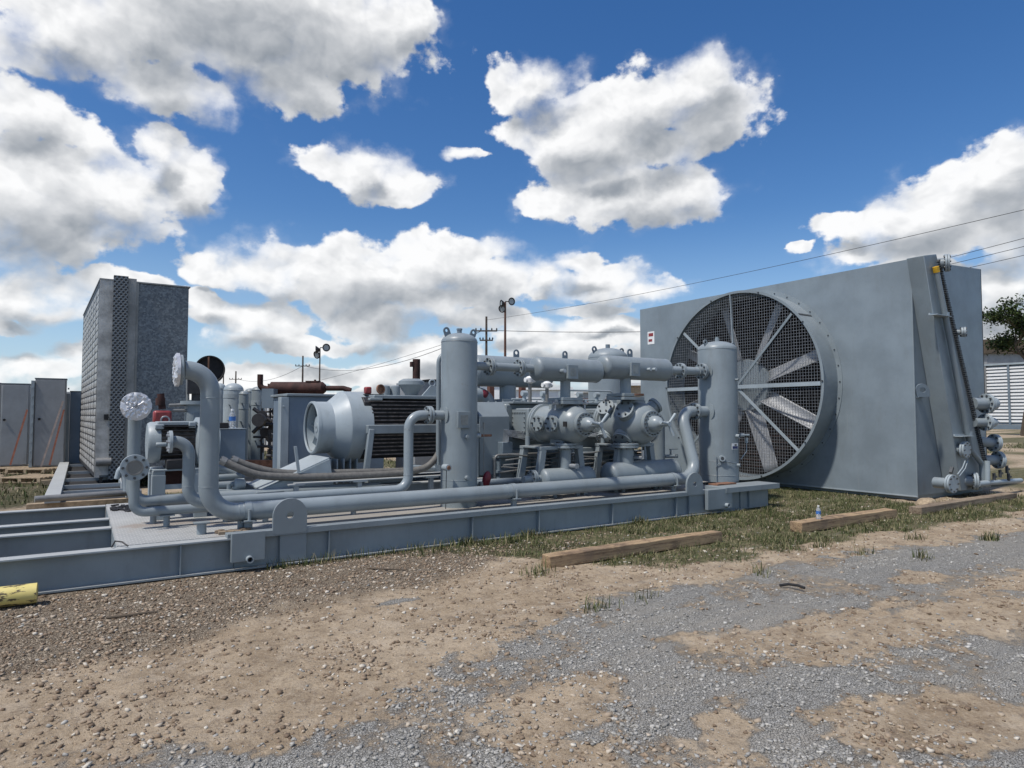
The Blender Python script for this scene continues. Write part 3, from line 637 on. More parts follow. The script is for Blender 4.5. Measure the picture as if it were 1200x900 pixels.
# transmitters and small tubing on top of crankcase
for i, (u, v, yy, lb) in enumerate(((621, 446, 9.3, 'white-headed transmitter on a thin stem, the one closer to the slender vessel'), (641, 452, 9.3, 'white-headed transmitter on a thin stem, the one closer to the bottle neck'))):
    p = at(u, v, y=yy); t = thing('transmitter', lb, 'instrument', (p.x, yy, 1.87), 'pressure transmitters')
    m = MB(); m.cyl((p.x, yy, 1.87), (p.x, yy, p.z-.03), .03, n=12); m.build('stem', 'galv_dull', t)
    m = MB(); m.lathe((p.x, yy, p.z-.05), Z_, [(0, .03), (.02, .07), (.09, .08), (.12, .05), (.13, .01)], 16); m.cyl((p.x-.1, yy, p.z+.01), (p.x+.1, yy, p.z+.01), .04, n=14); m.build('head', 'white', t)
m = MB()
for k in range(5):
    x = 6.6+.42*k; m.cyl((x, 9.75, 1.9), (x, 9.75, 2.03), .035, n=12); m.cyl((x-.05, 9.75, 2.03), (x+.05, 9.75, 2.03), .05, n=12)
m.tube([(6.4, 9.85, 1.93), (8.6, 9.85, 1.93)], .015, .1, 8); m.tube([(7.5, 9.65, 1.9), (7.5, 9.65, 2.1), (8.6, 9.65, 2.1), (8.6, 9.65, 1.9)], .018, .08, 8); m.build('lube_tubing', 'grey_light', comp)
# small-bore clutter around the crankcase and cylinders
lb = thing('lubricator', 'small dark lubricator box with thin tubes on the plinth before the crankcase', 'lubricator', (5.95, 9.3, .98))
m = MB(); m.b2((5.8, 9.2, .98), (6.0, 9.42, 1.2)); m.build('oil_box', 'grey_dark', lb, bevel=.01)
m = MB(); rr = random.Random(8)
for k in range(6):
    y = 9.2+.03*k; m.sweep([Vector((5.9, y, 1.2)), Vector((5.92, y, 1.3+.02*k)), Vector((6.3+.1*k, 9.15, 1.22+.015*k)), Vector((6.9+.2*k, 9.1, 1.2+.02*k)), Vector((7.3+.2*k, 8.95, 1.35))], .007, 6)
m.build('oil_tubes', 'boltlight', lb)
m = MB()
for k, (x, y, z) in enumerate(((6.9, 8.7, 1.78), (7.35, 9.3, 1.72), (6.2, 8.3, 1.78), (8.3, 8.9, 1.92), (7.6, 8.7, 1.86), (6.75, 8.25, 1.78))):
    m.cyl((x, y, z-.06), (x, y, z+.06), .02, n=8); m.cyl((x-.05, y, z+.05), (x+.05, y, z+.05), .028, n=8); m.box((x, y-.02, z+.09), (.05, .03, .04))
m.build_each('grease_fitting', 'boltlight', lb, per=3)
ct = thing('cable_conduit', 'thin grey cable conduit run with two square boxes behind the stands', 'conduit', (6, 9.12, .7))
m = MB(); m.tube([(5.6, 9.12, .5), (5.6, 9.12, 1.0), (7.2, 9.12, 1.0), (7.2, 9.12, .78), (8.7, 9.12, .78), (8.7, 9.12, .4)], .018, .08, 10); m.build('conduit', 'galv_dull', ct)
m = MB(); m.box((6.9, 9.08, 1.0), (.16, .08, .16)); m.box((8.3, 9.08, .78), (.16, .08, .18)); m.build_each('conduit_box', 'grey_light', ct, bevel=.006)
# wiring under cylinders
m = MB()
for k in range(5):
    y = 9.1-.05*k; zz = .72+.07*k; m.sweep([Vector((5.7+i*.35, y+.02*math.sin(i*1.7+k), zz+.025*math.sin(i*2.1+k*2))) for i in range(10)], .012, 8)
tag(m.build('lube_lines', 'galv_dull', None, loc=(7, 9, .8)), 'thin bare tubing lines running behind the splayed stands under the crankcase', 'tubing')
# pipe behind the red valve
m = MB(); a = at(590, 552, y=8.75); m.tube([(5.0, 8.85, .60), (6.4, 8.8, .60)], .055, .1, 16); m.tube([(4.95, 8.2, .47), (6.2, 8.22, .47)], .04, .1, 14)
tag(m.build('suction_tube', 'grey_pipe', None, loc=(5.5, 8.8, .5)), 'two short grey drain pipes running away from the red-handled valve', 'pipe')
# red lever valve
c = at(569, 556, y=8.3); t = thing('drain_valve', 'small valve with dark red wrapped handle at the foot of the slender vessel', 'valve', (c.x, 8.3, .36))
m = MB(); m.cyl((c.x-.22, 8.3, .58), (c.x+.1, 8.3, .58), .045, n=14); m.cyl((c.x-.06, 8.3, .50), (c.x-.06, 8.3, .68), .05, n=14); m.cyl((c.x-.18, 8.3, .36), (c.x-.18, 8.3, .58), .035, n=12); m.build('valve_body', 'galv_dull', t)
m = MB(); m.lathe((c.x-.02, 8.28, .60), Vector((.1, -.2, 1)), [(0, .02), (.04, .055), (.14, .065), (.20, .05), (.24, .02)], 10); m.build('handle_wrap', 'darkred', t)
m = MB(); a = at(567, 500, y=8.3); m.tube([(a.x, 8.3, .7), (a.x, 8.3, a.z)], .005, .05, 8); m.cyl((a.x, 8.3, a.z-.04), (a.x, 8.3, a.z+.06), .014, n=10); m.build('gauge_stem', 'galv_dull', t)

# ================================================================== LARGE MOTOR
YM = 9.85; ZM = 1.46
mot = thing('electric_motor', 'large motor with round grey bell intake and dark finned body', 'electric motor', (4.4, YM, .64))
xa = 2.87
m = MB(); m.lathe((xa, YM, ZM), X_, [(0, .355), (.0, .38), (.04, .385), (.23, .385), (.25, .40), (.41, .535), (.43, .545), (.76, .545), (.76, .50), (.40, .50), (.20, .36)], 64, cap=False); m.build('fan_cowl', 'grey_light', mot, sharp=25)
m = MB(); m.lathe((xa, YM, ZM), X_, [(-.012, .35), (-.012, .39), (.03, .39)], 64, cap=False); m.arc((xa-.004, YM, ZM), .37, .018, X_, 64, 8); m.build('cowl_rim', 'grey_light', mot)
m = MB(); m.lathe((xa+.02, YM, ZM), X_, [(0, .35), (.19, .35)], 48, cap=False); m.cyl((xa+.14, YM, ZM), (xa+.18, YM, ZM), .35, n=48); m.lathe((xa+.14, YM, ZM), -X_, [(0, .2), (.06, .17), (.08, .02)], 32); bf = m.build('intake_baffle', 'grey_light', mot)
m = MB()
for k in range(7):
    th = 2*PI*k/7; d = Vector((0, math.cos(th), math.sin(th))); e = Vector((0, -math.sin(th), math.cos(th)))
    m.add([Vector((xa+.08, YM, ZM))+d*.06, Vector((xa+.08, YM, ZM))+d*.34+e*.05, Vector((xa+.13, YM, ZM))+d*.34-e*.03, Vector((xa+.13, YM, ZM))+d*.06], [(0, 1, 2, 3)])
m.cyl((xa+.06, YM, ZM), (xa+.139, YM, ZM), .07, n=20); m.build('cooling_fan', 'grey_light', mot)
xb0, xb1 = xa+.74, 5.28
m = MB(); oc = [(-.44, -.40), (-.44, .38), (-.36, .455), (.36, .455), (.44, .38), (.44, -.40), (.3, -.47), (-.3, -.47)]
m.prism([(YM+a, ZM+b) for a, b in oc], (xb0-.1, 0, 0), Y_, Z_, xb1-xb0+.1); m.build('stator_frame', 'darkmetal', mot, bevel=.01)
for s in (-1, 1):
    m = MB()
    for k in range(15):
        zz = ZM-.40+.0565*k
        if abs(zz-ZM+.02) < .055: continue
        m.b2((xb0, YM+s*.44, zz-.009), (xb1-.02, YM+s*.505, zz+.009))
    m.build('cooling_fins', 'fins', mot)
m = MB(); m.b2((xb0+.02, YM-.52, ZM+.43), (xb1+.05, YM+.52, ZM+.485)); m.b2((xb0-.05, YM-.54, ZM+.40), (xb0+.15, YM-.44, ZM+.44)); m.build('top_cover', 'grey_pipe', mot, bevel=.01)
m = MB(); m.lathe((xb1, YM, ZM), X_, [(0, .50), (.1, .50), (.16, .4), (.16, .1)], 40); m.build('end_shield', 'grey', mot)
# side mounting frame
m = MB(); m.b2((3.50, YM-.62, ZM-.09), (xb1+.1, YM-.46, ZM+.04)); m.build('side_rail', 'grey', mot, bevel=.01)
m = MB(); m.bar((3.56, YM-.60, ZM-.02), (3.48, YM-.62, .80), .09, .07, up=(0, 1, 0)); m.b2((3.48, YM-.70, .72), (4.1, YM-.5, .82)); m.b2((3.5, YM-.68, .645), (4.05, YM-.5, .72)); m.build('foot_bracket', 'grey_pipe', mot, bevel=.012)
m = MB(); m.b2((4.95, YM-.6, .645), (xb1+.1, YM-.46, ZM-.08)); m.build('foot_bracket', 'grey', mot, bevel=.01)
for k in range(7):
    pass
m = MB()
for k in range(6): m.b2((2.95+k*.10, YM-.3, .64), (2.97+k*.10, YM+.3, 1.0))
m.build_each('vent_slat', 'grey_light', mot)
m = MB(); m.cyl((4.15, YM-.56, .86), (4.6, YM-.56, .82), .045, n=14); m.box((4.75, YM-.52, .83), (.3, .15, .12)); m.cyl((4.2, YM-.58, ZM+.03), (4.2, YM-.58, ZM+.1), .03, n=8); m.build('conduit_elbow', 'grey_light', mot)
# things on top of the motor
c = at(436, 459, y=YM-.2); t = thing('fire_detector', 'small red round instrument sitting on top of the large motor', 'instrument', (c.x, YM-.2, ZM+.485))
m = MB(); m.box((c.x-.07, YM-.2, ZM+.56), (.10, .10, .11)); m.build('housing', 'red', t, bevel=.02); m = MB(); m.box((c.x, YM-.2, ZM+.495), (.3, .2, .018)); m.build('mount_plate', 'bolt', t)
m = MB(); m.lathe((c.x+.08, YM-.29, ZM+.575), Vector((.3, -1, .1)), [(0, .03), (.02, .075), (.05, .075), (.05, .055), (.02, .055)], 20); m.build('lens_ring', 'rustlight', t)
for u, r, lb in ((451, .085, 'grey vent cap on the large motor, the one beside the red instrument'), (463, .08, 'grey vent cap on the large motor, the one beside the hooded breather')):
    c = at(u, 456, y=YM+.1); m = MB(); m.lathe((c.x, YM+.1, ZM+.486), Z_, [(0, r), (.13, r), (.16, r*.9), (.175, r*.4), (.177, .004)], 24); tag(m.build('vent_cap', 'grey_warm', None, loc=(c.x, YM+.1, ZM+.486)), lb, 'vent cap', 'vent caps on the motor')
c = at(482, 452, y=YM+.3); t = thing('air_breather', 'pale grey hooded breather on top of the motor end near the tall vessel', 'vent', (c.x, YM+.3, ZM+.485))
m = MB(); m.lathe((c.x, YM+.3, ZM+.486), Z_, [(0, .10), (.05, .11), (.18, .20), (.20, .22), (.26, .21), (.30, .14), (.30, .01)], 28); m.build('hood', 'grey_warm', t)
m = MB(); m.prism([(-.2, 0), (.2, 0), (.04, .17), (-.04, .17)], (c.x+.12, YM-.25, ZM+.486), X_, Z_, .03); m.arc((c.x+.12, YM-.24, ZM+.7), .05, .014, Y_, 24, 8); m.build('lifting_eye', 'grey_light', mot)
# sloped plate and angle under the intake
m = MB(); a = at(300, 560, y=9.0); bq = at(378, 532, y=9.0); cq = at(381, 553, y=9.0)
m.prism([(1.98, .66), (2.88, 1.04), (2.94, .66)], (0, 9.05, 0), X_, Z_, .02); m.prism([(1.98, .66), (2.88, 1.04), (2.88, 1.06), (1.98, .68)], (0, 9.9, 0), X_, Z_, .85)
tag(m.build('sloped_cover', 'grey_light', None, loc=(2.5, 9.3, .64)), 'pale grey sloped cover plate below the round motor intake', 'cover plate')
m = MB(); a = at(350, 553, y=8.98); b_ = at(346, 523, y=8.98); m.bar(a, b_, .035, .035); tag(m.build('angle_stake', 'grey_light', None, loc=a), 'thin pale upright stake before the sloped cover plate', 'stake')

# ================================================================== SMALL MOTOR ON PEDESTAL
YS = 9.55; c0 = at(172, 520, y=YS); c1 = at(228, 520, y=YS); ZS = at(200, 518, y=YS).z
sm = thing('electric_motor', 'small finned dark motor on a pale pedestal behind the slim blank-flanged pipe', 'electric motor', (.95, YS, .352))
xa, xb = c0.x, c1.x; rs = .26
m = MB(); m.lathe((xa+.12, YS, ZS), X_, [(0, rs*.88), (xb-xa-.12, rs*.88)], 40); m.build('stator_frame', 'fins', sm)
m = MB()
for k in range(9):
    zz = -rs*.78+rs*1.56*k/8; yy = math.sqrt(max((rs*.88)**2-zz**2, .004))
    for s in (-1, 1): m.b2((xa+.15, YS+s*(yy-.02), ZS+zz-.005), (xb-.03, YS+s*rs*.98, ZS+zz+.005))
m.build('cooling_fins', 'darkmetal', sm)
m = MB(); m.lathe((xa, YS, ZS), X_, [(-.01, rs*.5), (0, rs*.92), (.03, rs*1.0), (.14, rs*1.0), (.15, rs*.9)], 40); m.build('end_bell', 'grey_light', sm)
m = MB(); m.lathe((xb-.02, YS, ZS), X_, [(0, rs*1.0), (.03, rs*1.22), (.12, rs*1.22), (.14, rs*.9), (.3, rs*.85)], 44); m.build('mounting_flange', 'grey_light', sm)
m = MB(); m.b2((xa+.1, YS-.2, ZS+rs*.83), (xb, YS+.2, ZS+rs*1.02)); m.box((xa+.12, YS-.2, ZS+.2), (.1, .08, .06)); m.box((xb-.06, YS-.2, ZS+.22), (.08, .08, .08)); m.cyl((xa+.08, YS-.26, ZS-.02), (xa+.2, YS-.26, ZS-.02), .03, n=8); m.build('top_rib', 'grey_light', sm, bevel=.01)
m = MB(); m.b2((xa+.2, YS-.3, ZS-rs*1.25), (xb-.12, YS-.1, ZS-rs*.8)); m.build('terminal_box', 'darkmetal', sm, bevel=.01)
m = MB(); m.b2((xa+.06, YS-.28, ZS-rs*1.35), (xb+.12, YS+.28, ZS-rs*1.26)); m.build('base_plate', 'grey_light', sm, bevel=.005)
for x in (xa+.12, xb+.05):
    m = MB(); zt = ZS-rs*1.35
    for y in (YS-.22, YS+.22):
        m.b2((x-.07, y-.05, .9), (x+.07, y+.05, zt)); m.b2((x-.075, y-.06, .352), (x+.075, y+.06, .9))
    m.build_each('pedestal_leg', 'grey_light', sm, bevel=.004, per=2)
m = MB(); m.b2((xa+.19, YS-.27, .72), (xb-.02, YS-.22, .78)); m.b2((xa+.19, YS-.27, .95), (xb-.02, YS-.25, .98)); m.build_each('pedestal_rail', 'grey_light', sm)
m = MB(); m.b2((xa+.2, YS-.05, .75), (xb-.02, YS+.25, 1.0)); m.build('oil_pump', 'rust', sm, bevel=.03)
# red switch, brown valve, filter tank, black dish
c = at(190, 489, y=10.1); t = thing('pressure_switch', 'red box-shaped instrument above the small finned motor', 'instrument', (c.x, 10.1, c.z-.1))
m = MB(); m.box(c, (.22, .16, .18)); m.build('housing', 'red', t, bevel=.03)
m = MB(); m.arc(c+Vector((.03, -.085, -.04)), .05, .012, Y_, 20, 6); m.build('cover_ring', 'boltlight', t)
m = MB(); c2 = at(188, 470, y=10.1); m.cyl(c+Z_*.11, c2+Z_*.10, .045, n=12); m.cyl(c2-Z_*.06, c2+Z_*.04, .06, n=12); m.build('switch_stem', 'rust', t)
m = MB(); a = at(196, 481, y=10.15); b_ = at(226, 481, y=10.15); m.tube([a, b_], .02, .1, 10); a = at(198, 475, y=10.2); b_ = at(220, 474, y=10.2); m.tube([a, b_, at(220, 440, y=10.2)], .022, .06, 10); m.tube([at(222, 520, y=10.2), at(222, 474, y=10.2)], .02, .1, 8); m.build('impulse_tubing', 'galv_dull', t)
c = at(229, 500, y=10.2); zt = at(229, 470, y=10.2).z; t = thing('filter_canister', 'upright grey canister topped by a black round dish, behind the big pipe elbow', 'filter', (c.x, 10.2, .352))
m = MB(); m.lathe((c.x, 10.2, .352), Z_, [(0, .14), (zt-.352-.05, .14), (zt-.352-.05, .2), (zt-.352, .2)], 28); m.build('canister', 'grey', t)
m = MB(); m.box((c.x+.02, 10.05, c.z+.12), (.14, .04, .15)); m.build('label_plate', 'grey_dark', t)
d0 = at(246, 433, y=10.2); m = MB(); m.lathe((d0.x, 10.2, d0.z), Vector((-.15, -1, 0)), [(-.2, .2), (0, .2), (0, .185), (-.06, .17), (-.06, .01)], 40); m.build('intake_dish', 'black', t)
m = MB(); m.cyl((c.x, 10.2, zt), (c.x, 10.2, d0.z-.1), .06, n=16); m.box((c.x-.02, 10.2, (zt+d0.z)/2), (.2, .16, .25)); m.build('dish_neck', 'darkmetal', t)
m = MB(); m.box((d0.x-.04, 10.06, d0.z+.06), (.018, .01, .22)); m.build('dish_strip', 'rustlight', t)
# grey cabinet with bottle on top
a = at(256, 545, y=9.7); b_ = at(288, 503, y=9.7); t = thing('junction_cabinet', 'plain grey steel cabinet with a water bottle on top, beside the big riser', 'cabinet', (1.7, 9.9, .352))
m = MB(); m.b2((a.x-.25, 9.7, .36), (b_.x, 10.15, b_.z)); m.build('body', 'cabinet_b', t, bevel=.006)
m = MB(); m.b2((a.x-.26, 9.69, b_.z+.001), (b_.x+.01, 10.16, b_.z+.012)); m.build('lid', 'grey', t, bevel=.003)
m = MB(); m.b2((a.x-.2, 9.8, b_.z+.013), (b_.x-.2, 10.1, b_.z+.09)); tag(m.build('black_case', 'black', None, loc=(a.x, 9.9, b_.z), bevel=.01), 'flat black case lying on the plain grey cabinet', 'case')
def water_bottle(c, h, label):
    t = thing('water_bottle', label, 'bottle', c); r = h*.165; c = Vector(c)
    m = MB(); m.lathe(c, Z_, [(0, r*.85), (h*.03, r), (h*.30, r), (h*.33, r*.94), (h*.36, r), (h*.62, r), (h*.74, r*.85), (h*.86, r*.38), (h*.92, r*.36)], 20); m.build('body', M['pet'], t)
    m = MB(); m.lathe(c+Z_*h*.38, Z_, [(0, r*1.03), (h*.22, r*1.03)], 20, cap=False); m.build('label_band', 'bluelabel', t)
    m = MB(); m.cyl(c+Z_*h*.90, c+Z_*h, r*.46, n=16); m.build('cap', 'white', t)
c = at(272, 503, y=9.9); water_bottle((c.x, 9.9, b_.z+.013), .27, 'clear water bottle standing on the plain grey cabinet')
# manifold of small pipes under the hoses
mf = thing('pipe_manifold', 'cluster of small grey pipes under the capped ends of the two hoses', 'pipes', (1.7, 9.3, .352))
m = MB()
for (u0, v0, u1, v1, y, r) in ((250, 545, 276, 556, 9.3, .035), (250, 551, 270, 556, 9.3, .03), (250, 560, 283, 558, 9.25, .04), (250, 569, 284, 567, 9.15, .045), (250, 576, 284, 577, 9.1, .035), (268, 567, 268, 580, 9.12, .03), (272, 571, 290, 578, 9.1, .022)):
    m.cyl(at(u0, v0, y=y), at(u1, v1, y=y), r, n=14)
m.build('pipe_bundle', 'grey', mf); m = MB(); c = at(280, 567, y=9.12); m.lathe(c-X_*.06, X_, [(0, .05), (.02, .07), (.12, .07), (.14, .04)], 16); m.build('union', 'grey_light', mf)
# hoses
def hose(pts, r, label, y):
    P3 = [at(u, v, y=yy) for u, v, yy in pts]; path = []
    for i in range(len(P3)-1):
        p0 = P3[max(i-1, 0)]; p1 = P3[i]; p2_ = P3[i+1]; p3_ = P3[min(i+2, len(P3)-1)]
        for j in range(8):
            t = j/8; path.append(.5*((2*p1)+(p2_-p0)*t+(2*p0-5*p1+4*p2_-p3_)*t*t+(3*p1-p0-3*p2_+p3_)*t**3))
    path.append(P3[-1]); t = thing('hose', label, 'hose', P3[0], 'thick grey hoses')
    MB().sweep(path, r, 18).build('hose_tube', 'hose', t)
    d = (path[0]-path[1]).normalized(); m = MB(); m.lathe(path[0]-d*.02, d, [(0, r*1.12), (.07, r*1.12), (.07, r*.5)], 16); m.bolts(path[0]+d*.05, d, r*.8, 6, .012, .012); m.build('end_fitting', 'galv_dull', t)
hose([(263, 541, 9.05), (280, 549, 9.02), (305, 557, 9.0), (345, 559, 9.0), (400, 558, 8.98), (450, 556, 8.98), (480, 553, 8.98), (503, 545, 8.98), (517, 525, 8.98), (521, 500, 8.98), (521, 480, 8.98)], .05, 'thick grey hose sagging along the motor bed then rising behind the tall front vessel', 9)
hose([(276, 540, 9.22), (295, 547, 9.2), (320, 553, 9.18), (350, 555, 9.18), (400, 554, 9.16), (440, 553, 9.12), (470, 552, 9.1), (484, 551, 9.1)], .05, 'thick grey hose ending below the motor, behind the longer sagging hose', 9.2)
# big cabinet behind the motor
a = at(329, 464, y=13.0); b_ = at(418, 464, y=13.0)
t = thing('equipment_enclosure', 'wide flat blue-grey enclosure standing behind the round motor intake', 'enclosure', ((a.x+b_.x)/2, 13.4, 0))
m = MB(); m.b2((a.x+.15, 13.0, .1), (b_.x+.6, 14.2, a.z)); m.build('body', 'cabinet_b', t, bevel=.01)
m = MB(); m.b2((a.x, 12.97, .1), (a.x+.149, 13.2, a.z-.02)); m.cyl((a.x+.05, 12.97, a.z-.2), (a.x+.05, 12.95, a.z-.2), .02, n=10); m.build('corner_post', 'grey_light', t, bevel=.005)
m = MB(); m.b2((a.x+.1, 12.94, a.z+.001), (b_.x+.65, 14.25, a.z+.05)); m.build('roof', 'grey', t, bevel=.01)
a = at(497, 447, y=12.6); b_ = at(520, 440, y=12.6)
t = thing('equipment_enclosure', 'grey panel enclosure with black edge on top, between the motor and the tall vessel', 'enclosure', (a.x, 13, 0))
m = MB(); m.b2((a.x-.2, 12.6, .1), (b_.x+.9, 13.6, a.z)); m.build('body', 'cabinet', t, bevel=.01)
m = MB(); m.b2((a.x+.1, 12.58, a.z+.001), (b_.x+.9, 13.6, a.z+.05)); m.b2((a.x-.1, 12.58, a.z+.001), (a.x+.1, 12.9, a.z+.03)); m.build('edge_gasket', 'black', t)
c = at(488, 428, y=14.5); t = thing('exhaust_stack', 'short brown-black exhaust stack above the grey panel, behind the motor', 'exhaust pipe', (c.x, 14.5, 0))
m = MB(); m.cyl((c.x, 14.5, .1), (c.x, 14.5, at(488, 421, y=14.5).z), .09, n=18); m.box((c.x-.1, 14.5, at(485, 427, y=14.5).z), (.1, .1, .12)); m.build('stack', 'rust', t)
# red-rimmed object behind the coupling guard
c = at(567, 463, y=11.2); t = thing('pipe_elbow', 'grey pipe elbow with a red painted end behind the tall front vessel', 'pipe', (c.x, 11.2, .4))
m = MB(); m.tube([(c.x-.3, 11.2, c.z), (c.x+.1, 11.2, c.z), (c.x+.14, 11.2, .5)], .15, .25, 20); m.build('elbow', 'grey', t)
m = MB(); m.lathe((c.x-.05, 11.1, c.z+.0), -Y_, [(0, .10), (.02, .10), (.05, .05), (.06, .01)], 20); m.build('red_end', 'darkred', t)
# ================================================================== AIR COOLER (right)
BX = 13.45; BY0 = 6.45; BY1 = 13.9; BZ0 = .10; BZ1 = 4.68; BXR = 16.45
ac = thing('air_cooler', 'huge grey box cooler with a wire-guarded fan as tall as itself', 'air cooler', (14.9, 10.2, 0))
FC = Vector((BX, 10.15, 2.35)); FR = 2.17
# front panel with circular opening (outer loop follows the rectangle)
n = 96; outer = []; inner = []
for k in range(n):
    t = 2*PI*k/n; c, s = math.cos(t), math.sin(t)
    hw = (BY1-FC.y) if c > 0 else (FC.y-BY0); hh = (BZ1-FC.z) if s > 0 else (FC.z-BZ0)
    sc = min(hw/max(abs(c), 1e-6), hh/max(abs(s), 1e-6)); outer.append((c*sc, s*sc)); inner.append((c*(FR-.05), s*(FR-.05)))
for cy, cz in ((BY1-FC.y, BZ1-FC.z), (BY1-FC.y, BZ0-FC.z), (BY0-FC.y, BZ1-FC.z), (BY0-FC.y, BZ0-FC.z)):
    k = min(range(n), key=lambda i: (outer[i][0]-cy)**2+(outer[i][1]-cz)**2); outer[k] = (cy, cz)
m = MB(); m.ringplate(outer, inner, FC, Y_, Z_, .012); m.build('front_panel', 'panel', ac)
m = MB(); zr_top = BZ1+.16
def slab(vs): 
    return MB().add(vs, [(0, 1, 2, 3), (7, 6, 5, 4), (0, 4, 5, 1), (1, 5, 6, 2), (2, 6, 7, 3), (3, 7, 4, 0)])
sp = slab([(BX+.013, BY0, BZ0), (BXR, BY0, BZ0), (BXR, BY0, zr_top), (BX+.013, BY0, BZ1), (BX+.013, BY0+.012, BZ0), (BXR, BY0+.012, BZ0), (BXR, BY0+.012, zr_top), (BX+.013, BY0+.012, BZ1)]); sp.build('side_panel', 'panel_shaded', ac)
slab([(BX+.013, BY0+.013, BZ1-.02), (BXR, BY0+.013, zr_top-.02), (BXR, BY1, zr_top-.02), (BX+.013, BY1, BZ1-.02), (BX+.013, BY0+.013, BZ1-.005), (BXR, BY0+.013, zr_top-.005), (BXR, BY1, zr_top-.005), (BX+.013, BY1, BZ1-.005)]).build('roof_panel', 'panel', ac)
m = MB(); m.b2((BX+.013, BY1-.012, BZ0), (BXR, BY1, BZ1-.02)); m.build('side_panel', 'panel_shaded', ac)
m = MB(); m.b2((BXR+.001, BY0, BZ0), (BXR+.03, BY1, zr_top)); m.build('coil_face', 'core', ac)
m = MB(); m.b2((BX+1.3, BY0+.02, BZ0), (BX+1.33, BY1-.02, BZ1-.03)); cf = m.build('tube_bundle', 'core', ac)
m = MB()
for z in np.arange(.3, 4.6, .16): m.b2((BX+1.27, BY0+.02, z), (BX+1.299, BY1-.02, z+.02))
m.build('coil_tubes', 'rust', ac)
m = MB(); m.b2((BX+.10, BY0+.06, 0), (BXR-.1, BY1-.1, BZ0-.002)); m.build('plinth', 'grey_web', ac)
m = MB(); m.b2((BX-.003, BY0-.003, BZ0-.03), (BX+.03, BY1, BZ0+.0)); m.build('base_trim', 'grey_light', ac)
m = MB(); m.b2((BX-.006, BY0-.008, BZ0), (BX+.02, BY0+.018, BZ1+.004)); m.build('corner_seam', 'grey', ac)
# fan shroud
m = MB(); XF = 12.87
m.lathe((BX-.002, FC.y, FC.z), -X_, [(0, FR+.10), (.012, FR+.10), (.014, FR), (BX-XF, FR), (BX-XF, FR+.045), (BX-XF+.012, FR+.045), (BX-XF+.012, FR-.012), (0, FR-.012)], 120, cap=False); shr = m.build('fan_shroud', 'grey', ac, sharp=30)
m = MB()
for k in range(40):
    th = 2*PI*k/40; p = Vector((BX-.016, FC.y+math.cos(th)*(FR+.05), FC.z+math.sin(th)*(FR+.05))); m.cyl(p, p-X_*.015, .014, n=6)
    p = Vector((XF-.014, FC.y+math.cos(th)*(FR+.015), FC.z+math.sin(th)*(FR+.015)))
    if k % 4 == 0: m.cyl(p, p-X_*.02, .018, n=6)
m.box((XF+.3, FC.y-math.cos(.75)*(FR+.004), FC.z+math.sin(.75)*(FR+.004)), (.55, .05, .012), Matrix.Rotation(-(.75-PI/2), 3, 'X'))
m.build_each('shroud_bolt', 'bolt', shr)
# guard mesh
m = MB(); gr = FR-.02; sp_ = .066; k = -int(gr/sp_)
while k*sp_ < gr:
    q = k*sp_; h = math.sqrt(max(gr*gr-q*q, 0))
    if h > .05:
        m.bar((XF+.03, FC.y+q, FC.z-h), (XF+.03, FC.y+q, FC.z+h), .0065, .0065); m.bar((XF+.037, FC.y-h, FC.z+q), (XF+.037, FC.y+h, FC.z+q), .0065, .0065)
    k += 1
m.build('fan_guard', 'mesh', ac)
for name, ang, w in (('brace_bar', 0, .085), ('brace_bar', 46, .055), ('brace_bar', -42, .06), ('brace_bar', 93, .05)):
    a = A(ang); d = Vector((0, -math.cos(a), math.sin(a))); m = MB(); off = {0: 0, 46: .032, -42: .045, 93: .058}[ang]
    if ang == 93: m.bar(Vector((XF+.0, FC.y, FC.z)) + d*.3, Vector((XF+.0, FC.y, FC.z)) + d*(FR-.01), .02, w, up=X_)
    else: m.bar(Vector((XF-.01+off*.7, FC.y, FC.z-.05)) - d*(FR-.03), Vector((XF-.01+off*.7, FC.y, FC.z-.05)) + d*(FR-.03), w, .022, up=X_)
    m.build(name, 'grey_light' if ang != 46 else 'grey', ac)
hub = MB(); hub.lathe((XF+.42, FC.y, FC.z), -X_, [(-.12, .60), (0, .62), (.04, .60), (.05, .30), (.10, .12), (.12, .01)], 48); hb = hub.build('fan_hub', 'grey', ac)
for k in range(8):
    th = A(63+45*k); d = Vector((0, -math.cos(th), math.sin(th))); e = Vector((0, math.sin(th), math.cos(th))); m = MB(); vs = []
    ns, nc = 10, 10
    for i in range(ns+1):
        s = .58+(FR-.10-.58)*i/ns; ch = .38-.07*i/ns; pit = -A(40-14*i/ns)
        for j in range(nc+1):
            q = (j/nc-.5)*ch; cam_ = .055*(1-(2*j/nc-1)**2)
            vs.append(Vector((XF+.40, FC.y, FC.z)) + d*s + e*(q*math.cos(pit)+cam_*math.sin(pit)) - X_*(q*math.sin(pit)-cam_*math.cos(pit)*1))
    fs = [(i*(nc+1)+j, i*(nc+1)+j+1, (i+1)*(nc+1)+j+1, (i+1)*(nc+1)+j) for i in range(ns) for j in range(nc)]
    m.add(vs, fs); b_ = m.build('fan_blade', 'alu', ac); so = b_.modifiers.new('thick', 'SOLIDIFY'); so.thickness = .014
